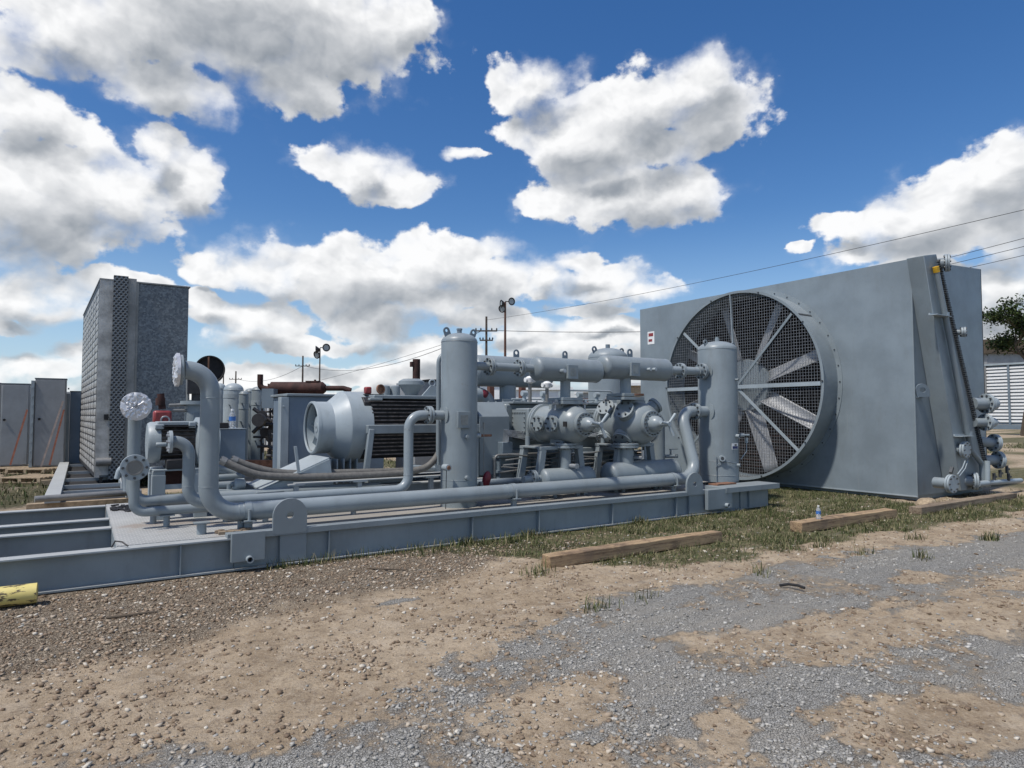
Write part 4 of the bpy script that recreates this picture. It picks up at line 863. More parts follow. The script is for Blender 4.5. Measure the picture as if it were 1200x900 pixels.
# sticker, lug
c = at(763, 396, x=BX); m = MB(); m.box((BX-.004, c.y, c.z), (.006, .26, .36)); st = m.build('warning_sticker', 'white', ac); m = MB(); m.box((BX-.009, c.y, c.z+.09), (.004, .18, .09)); m.box((BX-.009, c.y+.02, c.z-.07), (.004, .14, .07)); m.build('warning_print', 'red', st)
c = at(1075, 458, y=BY0); m = MB(); nrm = Vector((-.25, -.9, .35)).normalized(); ux = Vector((.75, 0, -.6)).normalized(); uz = ux.cross(nrm)*-1
lug(ac, (c.x+.02, BY0-.10, c.z-.12), Vector((.75, -.65, 0)), Vector((-.25, 0, 1)), .24, .26, .03, .05, mat='grey_dark'); m.box((c.x+.04, BY0-.03, c.z-.12), (.22, .06, .02)); m.build('lug_gusset', 'grey_dark', ac)
# leaning header with tube plugs on the side face
yh = BY0-.32
tl = at(1083, 304, y=yh); tr = at(1099, 297, y=yh); bl = at(1128, 585, y=yh); br = at(1163, 575, y=yh)
def hx(f, z): # x along the leaning header at height z, f across
    zt = 4.62; zb = .15; q = (zt-z)/(zt-zb); l = tl.x+(bl.x-tl.x)*q*.98; r = tr.x+(br.x-tr.x)*q*.98; return l+(r-l)*f
hd = []
for z, f in ((.16, 0), (.16, 1), (4.75, 1), (4.66, 0)): hd.append((hx(f, z), z))
ms = MB(); y0 = yh; y1 = BY0-.002
P4 = [Vector((x, 0, z)) for x, z in hd]
ms.add([(p.x, y0, p.z) for p in P4]+[(p.x+.0, y1, p.z) for p in P4], [(0, 1, 2, 3), (7, 6, 5, 4), (0, 4, 5, 1), (1, 5, 6, 2), (2, 6, 7, 3), (3, 7, 4, 0)]); hdr = ms.build('header_box', 'grey', ac, bevel=.01)
m = MB()
for i in range(50):
    z = .5+4.1*i/49
    for j in range(2):
        x = hx(.90+.055*j-.0, z+.02*j); m.cyl((x, y0-.001, z+.025*j), (x+.0, y0-.05, z+.025*j), .020, n=6)
m.build_each('tube_plug', 'bolt', hdr)
m = MB()
for i in range(49):
    z = .5+4.1*(i+.5)/49
    for j in range(2): m.cyl((hx(.90+.055*j, z), y0-.001, z+.025*j), (hx(.90+.055*j, z), y0-.05, z+.025*j), .020, n=6)
struct(m.build('tube_plug', 'bolt', hdr), 'stuff')
pp = [Vector((hx(.42, z), yh-.07, z)) for z in (4.38, .95)]
m = MB(); m.tube([pp[0], pp[1], pp[1]+Vector((.38, -.03, -.28)), pp[1]+Vector((.42, -.03, -.75))], .05, .12, 18); m.build('drain_riser', 'grey', ac)
m = MB(); d = (pp[0]-pp[1]).normalized(); m.cyl(pp[0]-d*.02, pp[0]+d*.09, .056, n=16); m.build('yellow_cap', 'yellow', ac)
for z, w in ((3.55, .5), (1.25, .45)):
    x = hx(.42, z); m = MB(); m.b2((x-w, yh-.03, z-.02), (x+.06, yh-.003, z+.02)); m.b2((x-w, yh-.16, z-.025), (x+.06, yh-.031, z-.012)); m.b2((x-.03, yh-.12, z-.01), (x+.07, yh-.03, z+.07)); m.build('pipe_bracket', 'grey_light', ac)
for u, v in ((1071, 305), (1103, 428), (1119, 493)):
    c = at(u, v, y=BY0-.05); m = MB(); m.cyl((c.x, BY0, c.z), (c.x, BY0-.10, c.z), .03, n=8); m.box((c.x+.03, BY0-.06, c.z-.04), (.03, .03, .06)); m.build('side_bolt', 'bolt', ac)
# nozzles
def noz(u, v, y, ax, r, L_, rp, label=None, dome=False, nb=8):
    c = at(u, v, y=y); a = Vector(ax).normalized(); t = MB(); t.cyl(c-a*L_, c, rp, n=22); o = t.build('nozzle', 'grey_pipe', ac)
    flange(o, c, a, r, .035, nb, 'nozzle_flange', 'grey_light')
    if dome: m = MB(); m.lathe(c+a*.04, a, [(0, rp*1.1), (.16, rp*1.05), (.2, rp*.8), (.24, rp*.3), (.3, .02)], 20); m.build('blanking_cap', 'grey_light', o)
    return c
yn = 6.02
noz(1110, 308, yn, (.5, -1, 0), .17, .3, .1); noz(1129, 389, yn, (.5, -1, 0), .10, .25, .055)
noz(1156, 473, yn, (1, -.35, 0), .20, .35, .12, dome=True, nb=10); noz(1155, 495, yn, (1, -.35, 0), .17, .3, .09, dome=True)
noz(1165, 519, yn, (1, -.5, -.1), .18, .35, .10); noz(1170, 539, yn, (1, -.6, 0), .18, .35, .10)
noz(1131, 527, yn, (0, -1, 0), .165, .25, .09); noz(1115, 567, yn-.15, (-.1, -1, 0), .17, .3, .1); noz(1143, 564, yn, (.6, -1, 0), .17, .4, .1)
m = MB(); a = at(1157, 540, y=5.95); b_ = at(1157, 566, y=5.95); c_ = at(1196, 563, y=6.1)
m.tube([a, b_, c_], .05, .08, 16); m.cyl(b_-X_*.45, b_, .06, n=16); m.build('drain_line', 'grey_light', ac)
m = MB()
for u, v in ((1165, 560), (1172, 556), (1182, 560), (1180, 551)):
    c = at(u, v, y=5.98); m.cyl(c-Z_*.06, c+Z_*.08, .03, n=10); m.box(c+Z_*.09, (.12, .02, .015)); m.box(c+Vector((.04, 0, .02)), (.10, .05, .04))
c = at(1115, 551, y=5.9); m.box(c, (.05, .05, .12), Matrix.Rotation(.6, 3, 'Y')); m.build_each('small_valve', 'bolt', ac, per=3)
m = MB(); m.sweep([at(1131, 540, y=6.0), at(1128, 548, y=5.98), at(1122, 556, y=5.95)], .01, 8); m.sweep([at(1134, 540, y=6.0), at(1131, 549, y=5.98), at(1124, 558, y=5.95)], .01, 8); m.build('bleed_tubing', 'grey_light', ac)

# ================================================================== GALVANISED COOLER (left)
GZ0 = .27; GZ1 = 4.68
ga = thing('galvanised_cooler', 'tall galvanised steel cooler box with dimpled louvre side and perforated strip', 'air cooler', (1.2, 19, GZ0))
yg = 17.2; A0 = at(118, 327, y=yg).x; A1 = at(131, 400, y=yg).x; A2 = at(148, 400, y=yg).x; A3 = at(158, 400, y=yg).x; A4 = at(220, 400, y=yg).x
DX = -.30; LY = 6.6
def gslab(xa, xb, ya, yb, z0, z1, name, mat, bevel=0):  # box sheared along Y like the real case
    s = lambda y: DX*(y-yg)/LY
    vs = [(xa+s(ya), ya, z0), (xb+s(ya), ya, z0), (xb+s(yb), yb, z0), (xa+s(yb), yb, z0), (xa+s(ya), ya, z1), (xb+s(ya), ya, z1), (xb+s(yb), yb, z1), (xa+s(yb), yb, z1)]
    return MB().add(vs, [(0, 1, 2, 3), (7, 6, 5, 4), (0, 4, 5, 1), (1, 5, 6, 2), (2, 6, 7, 3), (3, 7, 4, 0)]).build(name, mat, ga, bevel=bevel)
gslab(A0+.08, A4, yg, yg+LY, GZ0, GZ1-.03, 'case', 'galv', .01)
gslab(A0+.08, A1-.001, yg-.02, yg-.002, GZ0+.05, GZ1, 'edge_strip', 'louvre')
gslab(A0-.01, A0+.079, yg-.02, yg+.02, GZ0, GZ1, 'louvre_frame', 'louvre')
gslab(A0-.006, A0+.079, yg+.021, yg+LY, GZ0, GZ1, 'louvre_frame', 'darkmetal')  # dark metal paints in the shade seen between the louvre plates
gslab(A1, A2, yg-.12, yg-.003, GZ0-.05, GZ1+.08, 'perforated_strip', 'perf')
gslab(A2+.001, A3, yg-.07, yg-.003, GZ0, GZ1+.05, 'channel_strip', 'galv_dull', .005)
gslab(A3+.001, A3+.05, yg-.02, yg-.003, GZ0, GZ1, 'angle_trim', 'galv_dull')
gslab(A0-.02, A4+.03, yg-.03, yg+LY+.02, GZ1-.029, GZ1+.0, 'top_trim', 'galv_dull')
m = MB(); rows, cols = 26, 7
for i in range(rows):
    for j in range(cols):
        ya = yg+.25+(LY-.4)*j/cols; yb = yg+.25+(LY-.4)*(j+1)/cols-.26; za = GZ0+.1+(GZ1-GZ0-.25)*i/rows; zb = za+(GZ1-GZ0-.25)/rows-.03; s = lambda y: DX*(y-yg)/LY
        x = A0-.0075; ym = (ya+yb)/2; vs = [(x+s(ya), ya, za), (x+s(yb), yb, za), (x+s(yb), yb, zb), (x+s(ya), ya, zb), (x-.012+s(ya), ya+.10, za+.05), (x-.012+s(yb), yb-.10, za+.05), (x-.012+s(yb), yb-.10, zb-.04), (x-.012+s(ya), ya+.10, zb-.04)]
        m.add(vs, [(4, 5, 6, 7), (0, 1, 5, 4), (1, 2, 6, 5), (2, 3, 7, 6), (3, 0, 4, 7)])
m.build('louvre_plates', 'louvre', ga)
m = MB(); c = at(126, 552, y=yg-.2); m.cyl((A0, yg-.1, .62), (A1+.05, yg-.1, .62), .09, n=18); m.build('corner_pipe', 'galv_dull', ga)
m = MB(); m.b2((A0+.08, yg-.02, .02), (A0+.14, yg+.1, GZ0)); m.box((A1-.07, yg-.05, 1.6), (.08, .06, .12)); m.build('latch', 'black', ga)
# rail frame on the ground
rf = thing('ladder_rack', 'weathered grey ladder-like steel frame lying on the ground at the foot of the galvanised cooler', 'metal rack', (0, 17, 0))
m = MB(); m.cyl((-.62, 13.65, .24), (.95, 13.95, .24), .055, n=18); m.build('end_pipe', 'galv_dull', rf)
m = MB(); m.b2((-.50, 14.0, .12), (-.27, 24.5, .26)); m.b2((.72, 14.1, .12), (.95, 17.0, .26)); m.build('long_rail', 'grey_flange', rf, bevel=.005)
for y in (15.0, 16.2, 17.9, 20.1, 23): MB().b2((-.269, y, .15), (.719, y+.05, .22)).build('rung', 'grey_flange', rf)
MB().b2((-.26, 14.1, .10), (.71, 24, .112)).build('black_sheet', 'black', rf)  # plain black sheet filling the space under the rungs
m = MB()
for y in (14.05, 19.0): m.b2((-.75, y, 0), (1.3, y+.15, .118))
m.build_each('skid_board', 'pallet', rf)

# ================================================================== LEFT CABINETS ON PALLETS
def pallet(c, w, d, rz, label):
    t = thing('wooden_pallet', label, 'pallet', c, 'wooden pallets under the cabinets'); t.rotation_euler = (0, 0, 0); c = Vector(c)
    R = Matrix.Rotation(rz, 3, 'Z'); m = MB()
    for k in range(7): m.box(c+R @ Vector((0, -d/2+.05+(d-.1)*k/6, .125)), (w, .09, .02), R)
    m.build_each('top_board', 'pallet', t); m = MB()
    for k in range(3): m.box(c+R @ Vector((-w/2+.04+(w-.08)*k/2, 0, .07)), (.08, d, .088), R)
    m.build_each('stringer', 'pallet', t); m = MB()
    for k in range(3): m.box(c+R @ Vector((0, -d/2+.05+(d-.1)*k/2, .013)), (w, .09, .022), R)
    m.build_each('bottom_board', 'pallet', t); return t
rz = AZ-PI/2
def cab(u0, u1, vt, vb, w, side, label, dial=None, mat='cabinet'):
    yc = atw((u0+u1)/2, vb, w).y; p0 = at(u0, vb, y=yc); p1 = at(u1, vb, y=yc); z0 = .15; d = (p1-p0); d.z = 0; wd = d.length; ux = d.normalized(); uy = Vector((-ux.y, ux.x, 0)); zt = at((u0+u1)/2, vt, y=yc).z
    c = (p0+p1)/2; c.z = z0; R = Matrix((ux, uy, Z_)).transposed(); t = thing('steel_cabinet', label, 'cabinet', (c.x, c.y, z0), 'grey steel cabinets strapped on pallets')
    dp = .7; MB().box((c.x+uy.x*dp/2, c.y+uy.y*dp/2, (z0+zt)/2), (wd, dp, zt-z0), R).build('body', mat, t, bevel=.01)
    m = MB(); m.box((c.x+uy.x*dp/2, c.y+uy.y*dp/2, zt+.012), (wd+.03, dp+.04, .02), R); m.build('roof', 'grey_dark', t)
    m = MB(); cc = c-uy*.012; m.box((cc.x, cc.y, (z0+zt)/2), (wd*.93, .02, (zt-z0)*.97), R); dr = m.build('door', mat, t, bevel=.004)
    if side: 
        m = MB(); q = c-ux*(wd/2+.05)+uy*.1; m.box((q.x, q.y, (z0+zt)/2-.03), (.08, .3, zt-z0-.06), R)
        for k in range(9): m.box((q.x-.0, q.y-.16, z0+.2+k*.26), (.04, .03, .05), R)
        m.build('side_rail', 'grey_light', t)
    if dial: q = at(*dial, y=yc-.03); m = MB(); m.cyl(q, q-uy*.03, .035, n=14); m.build('lock', 'black', dr)
    return c, ux, uy, wd, zt
cab(-40, -3, 449, 546, 19.4, 0, 'grey cabinet cut off by the edge of the view, without lock or strap', None)
cab(-1, 32, 450, 545, 19.4, 0, 'grey cabinet with only an orange strap, beside the tallest cabinet', (5, 492))
cab(38, 75, 444, 545, 19.2, 1, 'tallest grey cabinet of the row, standing between two strapped ones', (46, 491))
cab(80, 97, 459, 545, 19.9, 1, 'narrow blue-grey cabinet against the louvred side of the galvanised cooler', None, 'cabinet_b')
m = MB(); m.box(atw(95, 500, 22)+Z_*-.1, (1.6, .6, 2.5), Matrix.Rotation(rz, 3, 'Z')); tag(m.build('steel_cabinet', 'cabinet', None, loc=atw(95, 545, 22)), 'grey cabinet mostly hidden behind the narrow blue-grey one', 'cabinet', 'grey steel cabinets strapped on pallets')
for (a, b_, w, mt, lb) in (((32, 480), (12, 545), 18.9, 'orange', 'orange tie strap slanting down the shorter cabinet'), ((75, 480), (58, 545), 18.7, 'orange', 'orange tie strap slanting down the tallest cabinet'), ((74, 470), (48, 547), 18.65, 'strap', 'pale tie strap slanting beside the orange one on the tallest cabinet')):
    m = MB(); yw = atw(55, 500, w).y-.25; pa = at(*a, y=yw); pb = at(*b_, y=yw); m.bar(pa, pb, .045, .008, up=Y_); tag(m.build('tie_strap', mt, None, loc=pb), lb, 'strap', 'tie straps on the cabinets')
pa = at(8, 552, z=.03); pallet((pa.x, pa.y+.3, 0), 1.3, 1.2, rz, 'wooden pallet under the shorter strapped cabinet')
pa = at(45, 553, z=.03); pallet((pa.x, pa.y+.2, 0), 1.1, 1.1, rz, 'wooden pallet under the tallest cabinet'); 
pa = at(40, 564, z=.0); pallet((pa.x, pa.y, 0), 1.0, 1.0, rz, 'empty wooden pallet in front of the tallest cabinet')
pa = at(90, 549, z=0); pallet((pa.x, pa.y+.3, 0), 1.3, 1.2, rz, 'wooden pallet under the narrow blue-grey cabinet')

# ================================================================== YARD EQUIPMENT BEHIND
def column(u, vt, r, w, label, mat='grey', vb=545, dome=.1, cat='pressure vessel', name='yard_vessel', group='upright vessels in the yard behind'):
    p = atw(u, vt, w); t = thing(name, label, cat, (p.x, p.y, 0), group)
    MB().lathe((p.x, p.y, .1), Z_, [(0, r), (p.z-dome-.1, r)] + dome_prof(r, dome, p.z-dome-.1, 6)[1:], 28).build('shell', mat, t)
    m = MB(); m.lathe((p.x, p.y, p.z-.55), Z_, [(0, r+.01), (.14, r+.01)], 28, cap=False); m.arc((p.x, p.y, p.z-dome), r, .012, Z_, 28, 6)
    m.build_each('shell_band', 'grey_light', t); m = MB()
    for k in range(3): m.cyl((p.x-RT.x*.04*(k % 2), p.y, .9+k*.55), (p.x-FW.x*(r+.06)-RT.x*.04*(k % 2), p.y-FW.y*(r+.06), .9+k*.55), .022, n=8)
    m.build_each('nozzle_stub', 'grey', t); return p
column(286, 458, .14, 20, 'thinnest grey column of three behind the cabinet with the bottle'); column(294, 455, .17, 20.5, 'medium grey column, between the thin and the thickest of three'); column(303, 453, .19, 19.5, 'thickest grey column of three, beside the dark pipework', vb=540)
column(274, 449, .34, 24, 'pale green-grey domed tank seen between the riser and the three columns', 'grey_light', dome=.25); column(258, 449, .22, 25, 'pale narrower domed tank just beside the big elbow', 'grey_light', dome=.2)
m = MB(); a = at(268, 447, y=0.01) if 0 else None
# white housing
p = atw(266, 480, 27); t = thing('white_housing', 'white corrugated housing seen behind the three grey columns', 'housing', (p.x, p.y, 0)); R = Matrix.Rotation(rz, 3, 'Z')
MB().box((p.x, p.y, 1.3), (1.15, .8, 2.2), R).build('body', 'whitebuild', t, bevel=.02); m = MB()
for k in range(9): q = Vector((p.x, p.y, 1.3))+R @ Vector((-.52+.13*k, -.41, 0)); m.box(q, (.03, .03, 2.1), R)
m.build('ribs', 'white', t)
p = atw(315, 478, 30); t = thing('white_housing', 'small white louvred housing between the thickest column and the enclosure', 'housing', (p.x, p.y, 0))
MB().box((p.x, p.y, 1.3), (.75, .7, 2.2), R).build('body', 'whitebuild', t); m = MB()
for k in range(5): q = Vector((p.x, p.y, 1.3))+R @ Vector((-.3+.15*k, -.36, 0)); m.box(q, (.04, .03, 2.1), R)
m.build('ribs', 'galv_dull', t)
# rusty muffler on frame
a = atw(316, 455, 17.5); b_ = atw(378, 455, 17.5); mf = thing('exhaust_muffler', 'long dark rusty muffler lying on top behind the blue-grey enclosure', 'muffler', ((a.x+b_.x)/2, (a.y+b_.y)/2, a.z-.2))
d = (b_-a); d.z = 0; l = d.length; d.normalize(); a.z = b_.z = atw(330, 455, 17.5).z
MB().lathe(a, d, [(0, .10), (.05, .17), (l, .17), (l+.08, .1)], 28).build('drum', 'rust', mf)
m = MB(); s = atw(305, 441, 17.5); q = a+d*.02; m.tube([Vector((s.x, s.y, s.z+.05)), Vector((s.x, s.y, a.z+.02)), a-d*.0-Z_*.03], .075, .12, 16); m.build('outlet_pipe', 'rust', mf)
m = MB(); m.tube([b_+d*.05, b_+d*.55, b_+d*.75-Z_*.06], .07, .1, 14); m.box(b_-d*.25+Z_*.18, (.35, .2, .03), R); m.cyl(b_-d*.2+Z_*.18, b_-d*.2+Z_*.23, .03, n=8); m.build('inlet_pipe', 'rust', mf)
m = MB()
for k in (.12, .85):
    q = a+d*l*k; m.bar(Vector((q.x, q.y, .1)), q-Z_*.16, .07); m.bar(q-Z_*.2-d*.2, q+Z_*.12-d*.2, .04)
m.build('muffler_stand', 'rustlight', mf)
# green horizontal pipe and dark pipework below
m = MB(); a = atw(308, 467, 17); b_ = atw(335, 467, 17); m.cyl(a, b_, .1, n=18); a2 = atw(316, 467, 17); m.box(a2, (.3, .3, .5), R); tag(m.build('header_pipe', 'grey_dark', None, loc=a), 'dull green-grey header pipe with a box under the rusty muffler', 'pipe')
m = MB(); rr = random.Random(3)
for k in range(34):
    u = rr.uniform(305, 328); v = rr.uniform(470, 537); w = rr.uniform(16.5, 19); p = atw(u, v, w); dd = rr.choice([RT, Z_, RT, (RT+Z_).normalized(), (RT-Z_*.7).normalized()]); m.cyl(p-dd*rr.uniform(.08, .3), p+dd*rr.uniform(.08, .3), rr.uniform(.015, .05), n=10)
    if k % 5 == 0: m.lathe(p, -FW, [(0, .12), (.05, .12)], 14)
for u in (306, 316, 327): p = atw(u, 540, 17.6); m.cyl((p.x, p.y, .1), (p.x, p.y, 2.0), .025, n=8)
m.cyl(Vector(atw(305, 492, 16.4)), Vector(atw(305, 492, 16.4))-FW*.15, .16, n=18)
tag(m.build('engine_pipework', 'darkmetal', None, loc=atw(315, 540, 17.5)), 'tangle of dark valves and pipework between the three columns and the blue-grey enclosure', 'pipework')
m = MB(); a = atw(286, 541, 17.2); b_ = atw(335, 541, 17.2); m.bar(Vector((a.x, a.y, .35)), Vector((b_.x, b_.y, .35)), .2, .25); tag(m.build('skid_beam', 'rustlight', None, loc=a), 'rusty beam under the dark pipework, on the grass behind', 'beam')
# brown rack and white sheds seen below the bottles
def shed(u0, u1, vt, vb, w, label, mat='whitebuild', roof='brownstructure'):
    p0 = atw(u0, vb, w); p1 = atw(u1, vb, w); zt = atw(u0, vt, w).z; d = p1-p0; d.z = 0; wd = d.length; ux = d.normalized(); uy = Vector((-ux.y, ux.x, 0)); c = (p0+p1)/2+uy*2; R_ = Matrix((ux, uy, Z_)).transposed()
    t = thing('storage_building', label, 'building', (c.x, c.y, 0), 'far buildings'); MB().box((c.x, c.y, zt/2), (wd, 4, zt), R_).build('wall', mat, t)
    MB().box((c.x, c.y, zt+.1), (wd+.4, 4.4, .18), R_).build('roof', roof, t)
    m = MB()
    for k in range(int(wd/2)): q = Vector((c.x, c.y, zt*.45))+R_ @ Vector((-wd/2+1+2*k, -2.02, 0)); m.box(q, (1.1, .05, zt*.5), R_)
    m.build_each('door', 'darkmetal', t)
shed(545, 588, 449, 490, 52, 'low white building behind the tall front vessel and rear bottle'); shed(596, 668, 457, 490, 46, 'long low white building seen under the bottle with the slender vessel pipe', 'whitebuild', 'white'); shed(684, 700, 460, 490, 40, 'small pale-roofed shed between the two front bottles', 'cabinet', 'white'); shed(738, 752, 452, 490, 44, 'small tan-walled shed seen beside the rusty shim on the bottle neck', 'pallet', 'white')
shed(100, 330, 470, 490, 110, 'very long low building on the horizon behind the galvanised cooler', 'cabinet', 'grey_dark'); shed(400, 560, 470, 490, 120, 'long low building on the horizon behind the motor', 'cabinet', 'grey_dark')
m = MB()
for u in (575, 596, 612): p = atw(u, 485, 30); m.b2((p.x-.12, p.y-.12, 0), (p.x+.12, p.y+.12, 3.0))
a = atw(570, 479, 30); b_ = atw(660, 479, 30); m.bar(a, b_, .22, .22); a = atw(640, 471, 31); b_ = atw(700, 471, 31); m.bar(a, b_, .3, .3)
tag(m.build('pipe_rack', 'brownstructure', None, loc=atw(600, 485, 30)), 'brown steel pipe rack standing behind the bottles', 'pipe rack')

# ================================================================== POLES AND WIRES
def upole(u, vt, w, label, arms, r=.16, mat='pole', group='wooden utility poles'):
    p = atw(u, vt, w); t = thing('utility_pole', label, 'utility pole', (p.x, p.y, 0), group)
    MB().cyl((p.x, p.y, 0), (p.x, p.y, p.z), r, r*.65, 14).build('pole', mat, t)
    for v, half in arms:
        z = atw(u, v, w).z; m = MB(); m.bar(Vector((p.x, p.y, z))-RT*half-FW*.15, Vector((p.x, p.y, z))+RT*half-FW*.15, .12, .14); ca = m.build('crossarm', mat, t)
        m = MB()
        for q in (-.95, -.5, .5, .95): m.lathe(Vector((p.x, p.y, z+.07))+RT*half*q-FW*.15, Z_, [(0, .05), (.1, .09), (.2, .06), (.25, .03)], 10)
        m.build_each('insulator', 'darkmetal', ca)
    return p
P1 = upole(570, 371, 70, 'wooden pole with two crossarms behind the tall front vessel', [(388, 1.15), (399, .7)], .17)
P2 = upole(355, 417, 116, 'wooden pole with one crossarm above the rusty muffler', [(429, 1.25)], .2)
P3 = upole(276.5, 435, 150, 'small distant pole with one crossarm above the domed tanks', [(444.5, 1.4)], .22)
P4_ = upole(262, 437, 165, 'smallest distant leaning pole beside the black dish', [], .2)
def lamp(u, vt, w, label, mat):
    p = atw(u, vt, w); t = thing('yard_light', label, 'light pole', (p.x, p.y, 0), 'yard floodlights on poles')
    MB().cyl((p.x, p.y, 0), (p.x, p.y, p.z), .15, .09, 14).build('pole', mat, t)
    for k, (dx, dz, ax) in enumerate(((.55, .05, RT*.7-FW), (-.3, -.15, -RT*.9-FW*.3), (-.25, -.6, -RT*.5-FW*.8-Z_*.3))):
        c = Vector((p.x, p.y, p.z))+RT*dx*w/60+Z_*dz*w/60; a = Vector(ax).normalized(); s = w/60
        m = MB(); m.lathe(c-a*.3*s, a, [(0, .1*s), (.1*s, .18*s), (.35*s, .36*s), (.4*s, .36*s), (.4*s, .30*s), (.2*s, .12*s)], 20); lm = m.build('floodlight', 'darkmetal', t); m = MB(); m.cyl(c+a*.02*s, c+a*.05*s, .3*s, n=20); m.build('lens', 'grey_light', lm)
        m = MB(); m.bar(Vector((p.x, p.y, c.z)), c-a*.1*s, .07*s); m.build('arm', 'darkmetal', lm)
    return p
lamp(592, 354, 60, 'rusty pole with round floodlights above the grey bottles', 'polerust'); lamp(375, 408, 100, 'dark thin pole with floodlights near the wooden pole above the muffler', 'pole')
def cable(a, b, sag, r, label, group='overhead power lines'):
    m = MB(); n = 24; path = []
    for i in range(n+1): t = i/n; q = Vector(a).lerp(Vector(b), t); q.z -= sag*4*t*(1-t); path.append(q)
    m.sweep(path, r, 6); tag(m.build('power_line', 'wire', None, loc=a), label, 'power line', group)
PR = atw(1330, 215, 27); PR2 = atw(1330, 262, 30)
tp = thing('utility_pole', 'wooden utility pole beyond the ribbed wall carrying the near line ends', 'utility pole', (PR.x, PR.y, 0)); MB().cyl((PR.x, PR.y, 0), PR, .16, .12, 14).build('pole', 'pole', tp)
m = MB(); m.bar(PR-RT*1.4-FW*.2-Z_*.3, PR+RT*1.4-FW*.2-Z_*.3, .12, .14); m.bar(atw(1330, 262, 27)-RT*1.4, atw(1330, 262, 27)+RT*1.4, .12, .14); m.build('crossarm', 'pole', tp)
cable(atw(570, 375, 70), PR, .5, .014, 'longest overhead line, sloping up above the fan cooler')
for k, (v0, v1) in enumerate(((347, 247), (350, 257), (354, 268))):
    cable(atw(885+6*k, v0+3, 62), atw(1318+6*k, v1, 27), .35, .014, ('upper', 'second', 'lowest')[k]+' of the three parallel overhead lines beside the cooler top')
cable(atw(572, 387, 70), atw(905, 383, 66), .35, .03, 'dark overhead cable running level from the pole behind the vessel to behind the cooler')
cable(atw(566, 387, 70), atw(358, 429, 116), 2.2, .03, 'overhead cable sagging between the two crossarm poles'); cable(atw(356, 428, 116), atw(278, 444, 150), 1.5, .03, 'overhead cable between the two most distant crossarm poles'); cable(atw(562, 389, 70), atw(200, 470, 140), 2.0, .02, 'thinnest overhead cable descending behind the rusty muffler')
up = thing('utility_pole', 'wooden pole hidden behind the fan cooler, holding three lines', 'utility pole', atw(890, 500, 62)*1.0); up.location.z = 0; q = atw(890, 348, 62); MB().cyl((q.x, q.y, 0), q, .16, .12, 12).build('pole', 'pole', up)

# ================================================================== RIGHT BACKGROUND
p0 = atw(1120, 500, 80); p1 = atw(1330, 500, 66); zt = atw(1175, 428, 76).z; d = p1-p0; d.z = 0; l = d.length; ux = d.normalized(); uy = Vector((-ux.y, ux.x, 0))
wl = thing('metal_wall', 'white horizontally ribbed metal wall beyond the cooler nozzles', 'wall', ((p0.x+p1.x)/2, (p0.y+p1.y)/2, 0)); R_ = Matrix((ux, uy, Z_)).transposed(); c = (p0+p1)/2
MB().box((c.x, c.y, zt/2+.3), (l, .1, zt-.6), R_).build('backing', 'grey_dark', wl)
m = MB(); nr = 17
for k in range(nr): z = .75+(zt-.85)*k/nr; m.box((c.x-uy.x*.14, c.y-uy.y*.14, z+.16), (l, .12, (zt-.8)/nr*.58), R_)
m.build('ribs', 'white', wl)
for u in (1164, 1194, 1220, 1250):
    q = p0+ux*((u-1120)/210*l)-uy*.25; MB().box((q.x, q.y, zt/2), (.22, .12, zt), R_).build('stanchion', 'grey_dark' if u == 1194 else 'galv_dull', wl)
MB().box((c.x-uy.x*.1, c.y-uy.y*.1, zt+.1), (l, .5, .2), R_).build('cap_rail', 'grey_light', wl); MB().box((c.x-uy.x*.2, c.y-uy.y*.2, .25), (l, .6, .5), R_).build('kerb', 'grey_dark', wl)
p0 = atw(1125, 480, 100); p1 = atw(1400, 480, 100); zt = atw(1175, 403, 100).z; d = p1-p0; d.z = 0; l = d.length; ux = d.normalized(); uy = Vector((-ux.y, ux.x, 0)); c = (p0+p1)/2; R_ = Matrix((ux, uy, Z_)).transposed()
t = thing('warehouse', 'dark-roofed warehouse rising behind the white ribbed wall', 'building', (c.x, c.y, 0)); MB().box((c.x, c.y, zt/2-1), (l, 12, zt-2), R_).build('wall', 'cabinet', t); MB().box((c.x, c.y, zt-1), (l+1, 13, 2), R_).build('roof', 'bark', t)

# ================================================================== TIMBERS AND SMALL THINGS ON THE GROUND
def timber(a, b, w, h, mat, label):
    a = Vector(a); b = Vector(b); d = (b-a); l = d.length; rz_ = math.atan2(d.y, d.x); m = MB(); n = 14; vs = []; r_ = random.Random(int(a.x*10))
    for i in range(n+1):
        x = l*i/n; j = lambda q=.005: r_.uniform(-q, q)
        for yy, zz in ((0, 0), (w, 0), (w, h), (0, h)): vs.append((x+(j(.012) if i in (0, n) else 0), yy+j(), zz+j()+.006*math.sin(x*1.3)))
    fs = [(i*4+k, i*4+(k+1) % 4, (i+1)*4+(k+1) % 4, (i+1)*4+k) for i in range(n) for k in range(4)]+[(3, 2, 1, 0), (n*4, n*4+1, n*4+2, n*4+3)]
    m.add(vs, fs); o = m.build('timber_beam', mat, None, loc=(0, 0, 0), bevel=.008, sharp=30); o.location = a-Z_*.01; o.rotation_euler = (0, 0, rz_); tag(o, label, 'timber', 'sawn timbers on the grass'); return o
T1a = at(645, 666, z=0); T1b = at(856, 634, z=0)
timber((T1a.x, T1a.y, 0), (T1b.x-.1, T1b.y+.05, 0), .17, .135, 'timber', 'sawn timber beam lying on grass in front of the skid')
T2a = at(940, 624, z=0); T2b = at(1070, 604, z=0); timber((T2a.x, T2a.y, 0), (T2b.x-.45, T2b.y+.02, 0), .20, .14, 'timber', 'timber beam with the water bottle standing on one end')
T3a = at(1080, 603, z=0); T3b = at(1192, 584, z=0); timber((T3a.x, T3a.y, 0), (T3b.x, T3b.y, 0), .20, .12, 'timber_grey', 'browner weathered timber beam lying below the cooler nozzles')
